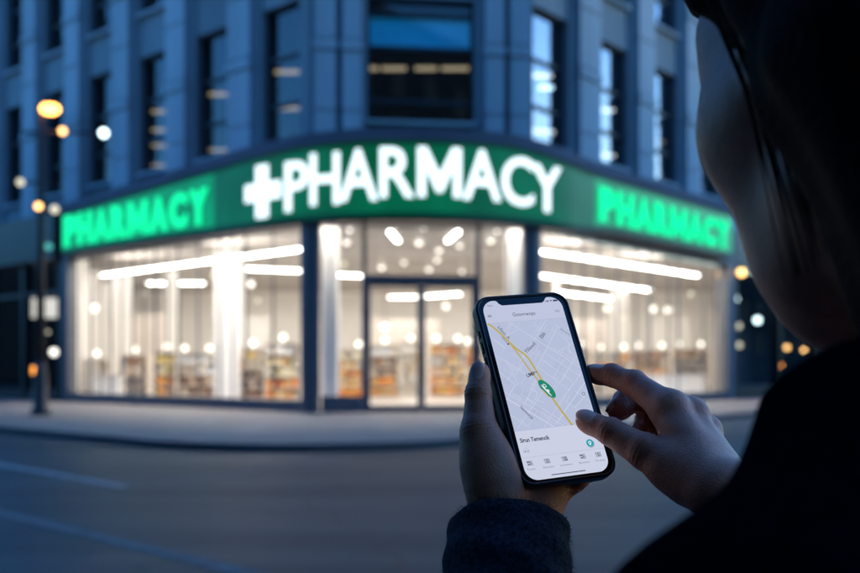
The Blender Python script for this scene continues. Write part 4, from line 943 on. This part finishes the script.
for i in range(70):
    x,y=rs.uniform(-29,29),rs.uniform(-30,48); a=R(rs.choice((-42,48))+rs.uniform(-7,7)); L=rs.uniform(5,14); line([(x,y),(x+math.cos(a)*L,y+math.sin(a)*L)],rs.uniform(.2,.34),3)
for x,y,w_,h_,a in ((6,30,5,3.4,48),(-20,-4,6,3,-42),(20,-14,5,3,44),(14,12,4,3,48),(-12,-20,5,3,45),(22,20,4,3,40),(-26,6,4,3,30)):
    ca,sa=math.cos(R(a)),math.sin(R(a)); sc_.face([(x+ca*p-sa*q,y+sa*p+ca*q,.065) for p,q in ((-w_,-h_),(w_,-h_),(w_,h_),(-w_,h_))],12)
ZL[0]=.12
line([(-30.4,50.2),(-27.6,48.0),(-23,42),(-18.3,35.2),(-13.1,23.7),(-7.9,11.2),(-2.7,.7)],1.15,5)
line([(-30.4,50.4),(-27.4,47.8),(-22.6,41.6),(-17.8,34.4),(-13.7,28.7),(-9.1,24.4),(-7.2,21.8),(-5.9,18.7),(-4.5,14.4),(-3.4,10.3),(-1.9,5.6),(-.2,1.4)],1.5,4)
line([(1.5,-7.5),(2.3,-9.3),(7.0,-21.0),(12.2,-32.6)],1.55,4)
line([(-6,9.5),(-3,9.7)],.5,8)
def ring_poly(cx_,cy_,a_,b_,ang,z,mi,n=28,t0=0,t1=360):
    ca,sa=math.cos(R(ang)),math.sin(R(ang)); o=[]
    for i in range(n):
        t=R(t0+(t1-t0)*i/n); x,y=a_*math.cos(t),b_*math.sin(t); o.append((cx_+ca*x-sa*y,cy_+sa*x+ca*y,z))
    sc_.face(o,mi)
ring_poly(.9,-3.9,8.4,3.7,-58,.14,6); ring_poly(.1,-5.0,5.6,.55,-58,.15,7); ring_poly(-1.1,-7,4.2,.4,-58,.15,4); ring_poly(-.2,-1.4,1.7,1.1,-58,.15,7); ring_poly(-.2,-1.4,1.1,.6,-58,.155,6); ring_poly(1.4,-5.4,1.2,.9,-58,.153,7)
def text(sx,x,y,size,mi,ang=0,bold=.0,z=.16,center=True,wmax=None):
    v,f=glyph(sx,bold,0); lo,hi=v.min(0),v.max(0); k_=size/(.72)
    w_=(hi[0]-lo[0])*k_; kx=k_*(wmax/w_) if wmax else k_
    ca,sa=math.cos(R(ang)),math.sin(R(ang)); b=len(sc_.v); w_=(hi[0]-lo[0])*kx
    for q in v:
        px_=(q[0]-lo[0])*kx-(w_/2 if center else 0); py_=q[1]*k_-size*.5; sc_.v.append((x+ca*px_-sa*py_,y+sa*px_+ca*py_,z))
    sc_.f+=[tuple(b+i for i in p) for p in f]; sc_.m+=[mi]*len(f)
text('Iterr',-25,64.9,1.7,9,bold=.01); text('Goonrwops',-.8,56.3,3.0,8,wmax=17.8)
rect(-31.4,31.4,50.45,50.62,.07,11); rect(-31.2,31.2,-52.1,-51.95,.07,11)
for x0,x1,h_ in ((18.6,19.3,.6),(19.6,20.3,1.0),(20.6,21.3,1.4)): rect(x0,x1,64.6,64.6+h_,.1,8)
sc_.face([(22.3,65.9,.1),(24.2,65.9,.1),(23.25,64.5,.1)][::-1],8); rect(25.0,28.6,64.6,66.0,.1,8)
ring_poly(-27.6,56.5,1.5,1.0,0,.1,9); ring_poly(-27.6,56.5,1.0,.55,0,.11,1); rect(-28.6,-26.6,56.2,56.5,.12,9)
rect(24.5,27.6,55.7,57.2,.1,9); rect(24.9,27.2,56.0,56.9,.11,1); text('n',26.1,56.4,.9,9,z=.12)
text('Lfistn A',-20.0,42.3,2.5,9,-60,.02,wmax=12); text('nilerm',-20.8,36.8,2.0,9,-60,.01,wmax=6); rect(-19.9,-18.4,32.6,33.8,.17,8)
text('Fillewll',-3.1,29.2,2.9,9,36,.02,wmax=11); text('Ebb',8.9,38.0,2.9,9,46,.03,wmax=5.4); text('Sheneaut',27.6,39.2,2.0,9,-42,.0,wmax=8); text('UMII',-8.6,8.3,2.7,8,14,.03,wmax=6.4)
text('Seamwonds',-18.7,-19.8,2.6,9,-57,.02,wmax=12); ring_poly(27.7,-10.6,1.3,1.3,0,.15,9); ring_poly(27.7,-10.6,.8,.8,0,.155,3); text('o',27.7,-10.6,.9,9)
text('Sirun Temencik',-18.2,-39.5,3.1,8,0,.028,wmax=22); text('111',-26.5,-45.4,1.1,9); text('SRNE',-26.5,-47.6,1.8,9,wmax=4.4)
ring_poly(22.0,-47.9,2.9,2.9,0,.1,11); ring_poly(21.6,-47.2,2.75,2.75,0,.11,10); ring_poly(21.6,-46.9,1.2,1.2,0,.12,7); ring_poly(21.6,-46.9,.55,.55,0,.125,10); sc_.face([(20.5,-47.3,.122),(22.7,-47.3,.122),(21.6,-49.3,.122)][::-1],7)
for i,(x,lb) in enumerate(((-26.3,'Toner'),(-13.4,'Reanent'),(-.3,'Lomesoco'),(13.4,'Bomenun'),(25.4,'Tie anen'))):
    y=-56.2
    for px_,py_,w_,h_ in ((-1.2,.9,1.0,.7),(1.1,.9,.7,.7),(-1.1,-.9,.8,.6),(1.2,-.8,.9,.8)):
        rect(x+px_-w_,x+px_+w_,y+py_-h_,y+py_+h_,.1,9); rect(x+px_-w_*.5,x+px_+w_*.5,y+py_-h_*.45,y+py_+h_*.45,.11,2 if (i+int(px_>0))%3 else 9)
    rect(x-.25,x+.25,y-1.6,y+1.6,.105,9); text(lb,x,-60.4,1.45,9,wmax=[6.5,8,9,8,7.6][i],z=.12)
rect(-13.0,12.6,-66.55,-65.95,.1,8)
pbuild(sc_,'screen',SM)
# ------------------------------------------------------------------ sky, sun, camera
w=bpy.data.worlds.new("World"); scene.world=w; w.use_nodes=True; nt=w.node_tree
bg=nt.nodes['Background']; sk=nt.nodes.new('ShaderNodeTexSky'); sk.sky_type='NISHITA'; sk.sun_disc=False
SUN_EL,SUN_ROT=R(2.0),R(75)
sk.sun_elevation=SUN_EL; sk.sun_rotation=SUN_ROT; sk.dust_density=.5; sk.ozone_density=3
mx=nt.nodes.new('ShaderNodeMixRGB'); mx.blend_type='MULTIPLY'; mx.inputs[0].default_value=1; mx.inputs[2].default_value=(.30,.56,.82,1)
nt.links.new(sk.outputs[0],mx.inputs[1]); nt.links.new(mx.outputs[0],bg.inputs[0]); bg.inputs[1].default_value=2.0
sd=bpy.data.lights.new('sun','SUN'); sd.energy=.04; sd.angle=R(12); sd.color=(1,.9,.8); so=bpy.data.objects.new('sun',sd); link(so)
sdir=Vector((math.sin(SUN_ROT)*math.cos(SUN_EL),math.cos(SUN_ROT)*math.cos(SUN_EL),math.sin(SUN_EL))); so.rotation_euler=sdir.to_track_quat('Z','Y').to_euler(); so.location=(0,0,60)
cd=bpy.data.cameras.new('camera'); co=bpy.data.objects.new('camera',cd); link(co); co.location=(0,0,CAMH); co.rotation_euler=(R(90),0,0)
cd.lens=39.6; cd.sensor_width=36; cd.shift_y=80.5/860; cd.clip_start=.02; cd.clip_end=2000
cd.dof.use_dof=True; cd.dof.focus_distance=.665; cd.dof.aperture_fstop=5.8; cd.dof.aperture_blades=0
scene.camera=co
scene.view_settings.view_transform='Standard'; scene.view_settings.look='None'; scene.view_settings.exposure=0; scene.view_settings.gamma=1
scene.cycles.use_denoising=True
try: scene.cycles.denoiser='OPENIMAGEDENOISE'
except Exception: pass
scene.cycles.max_bounces=8; scene.cycles.diffuse_bounces=4; scene.cycles.glossy_bounces=3; scene.cycles.transparent_max_bounces=16; scene.cycles.sample_clamp_indirect=6; scene.cycles.caustics_reflective=False; scene.cycles.caustics_refractive=False
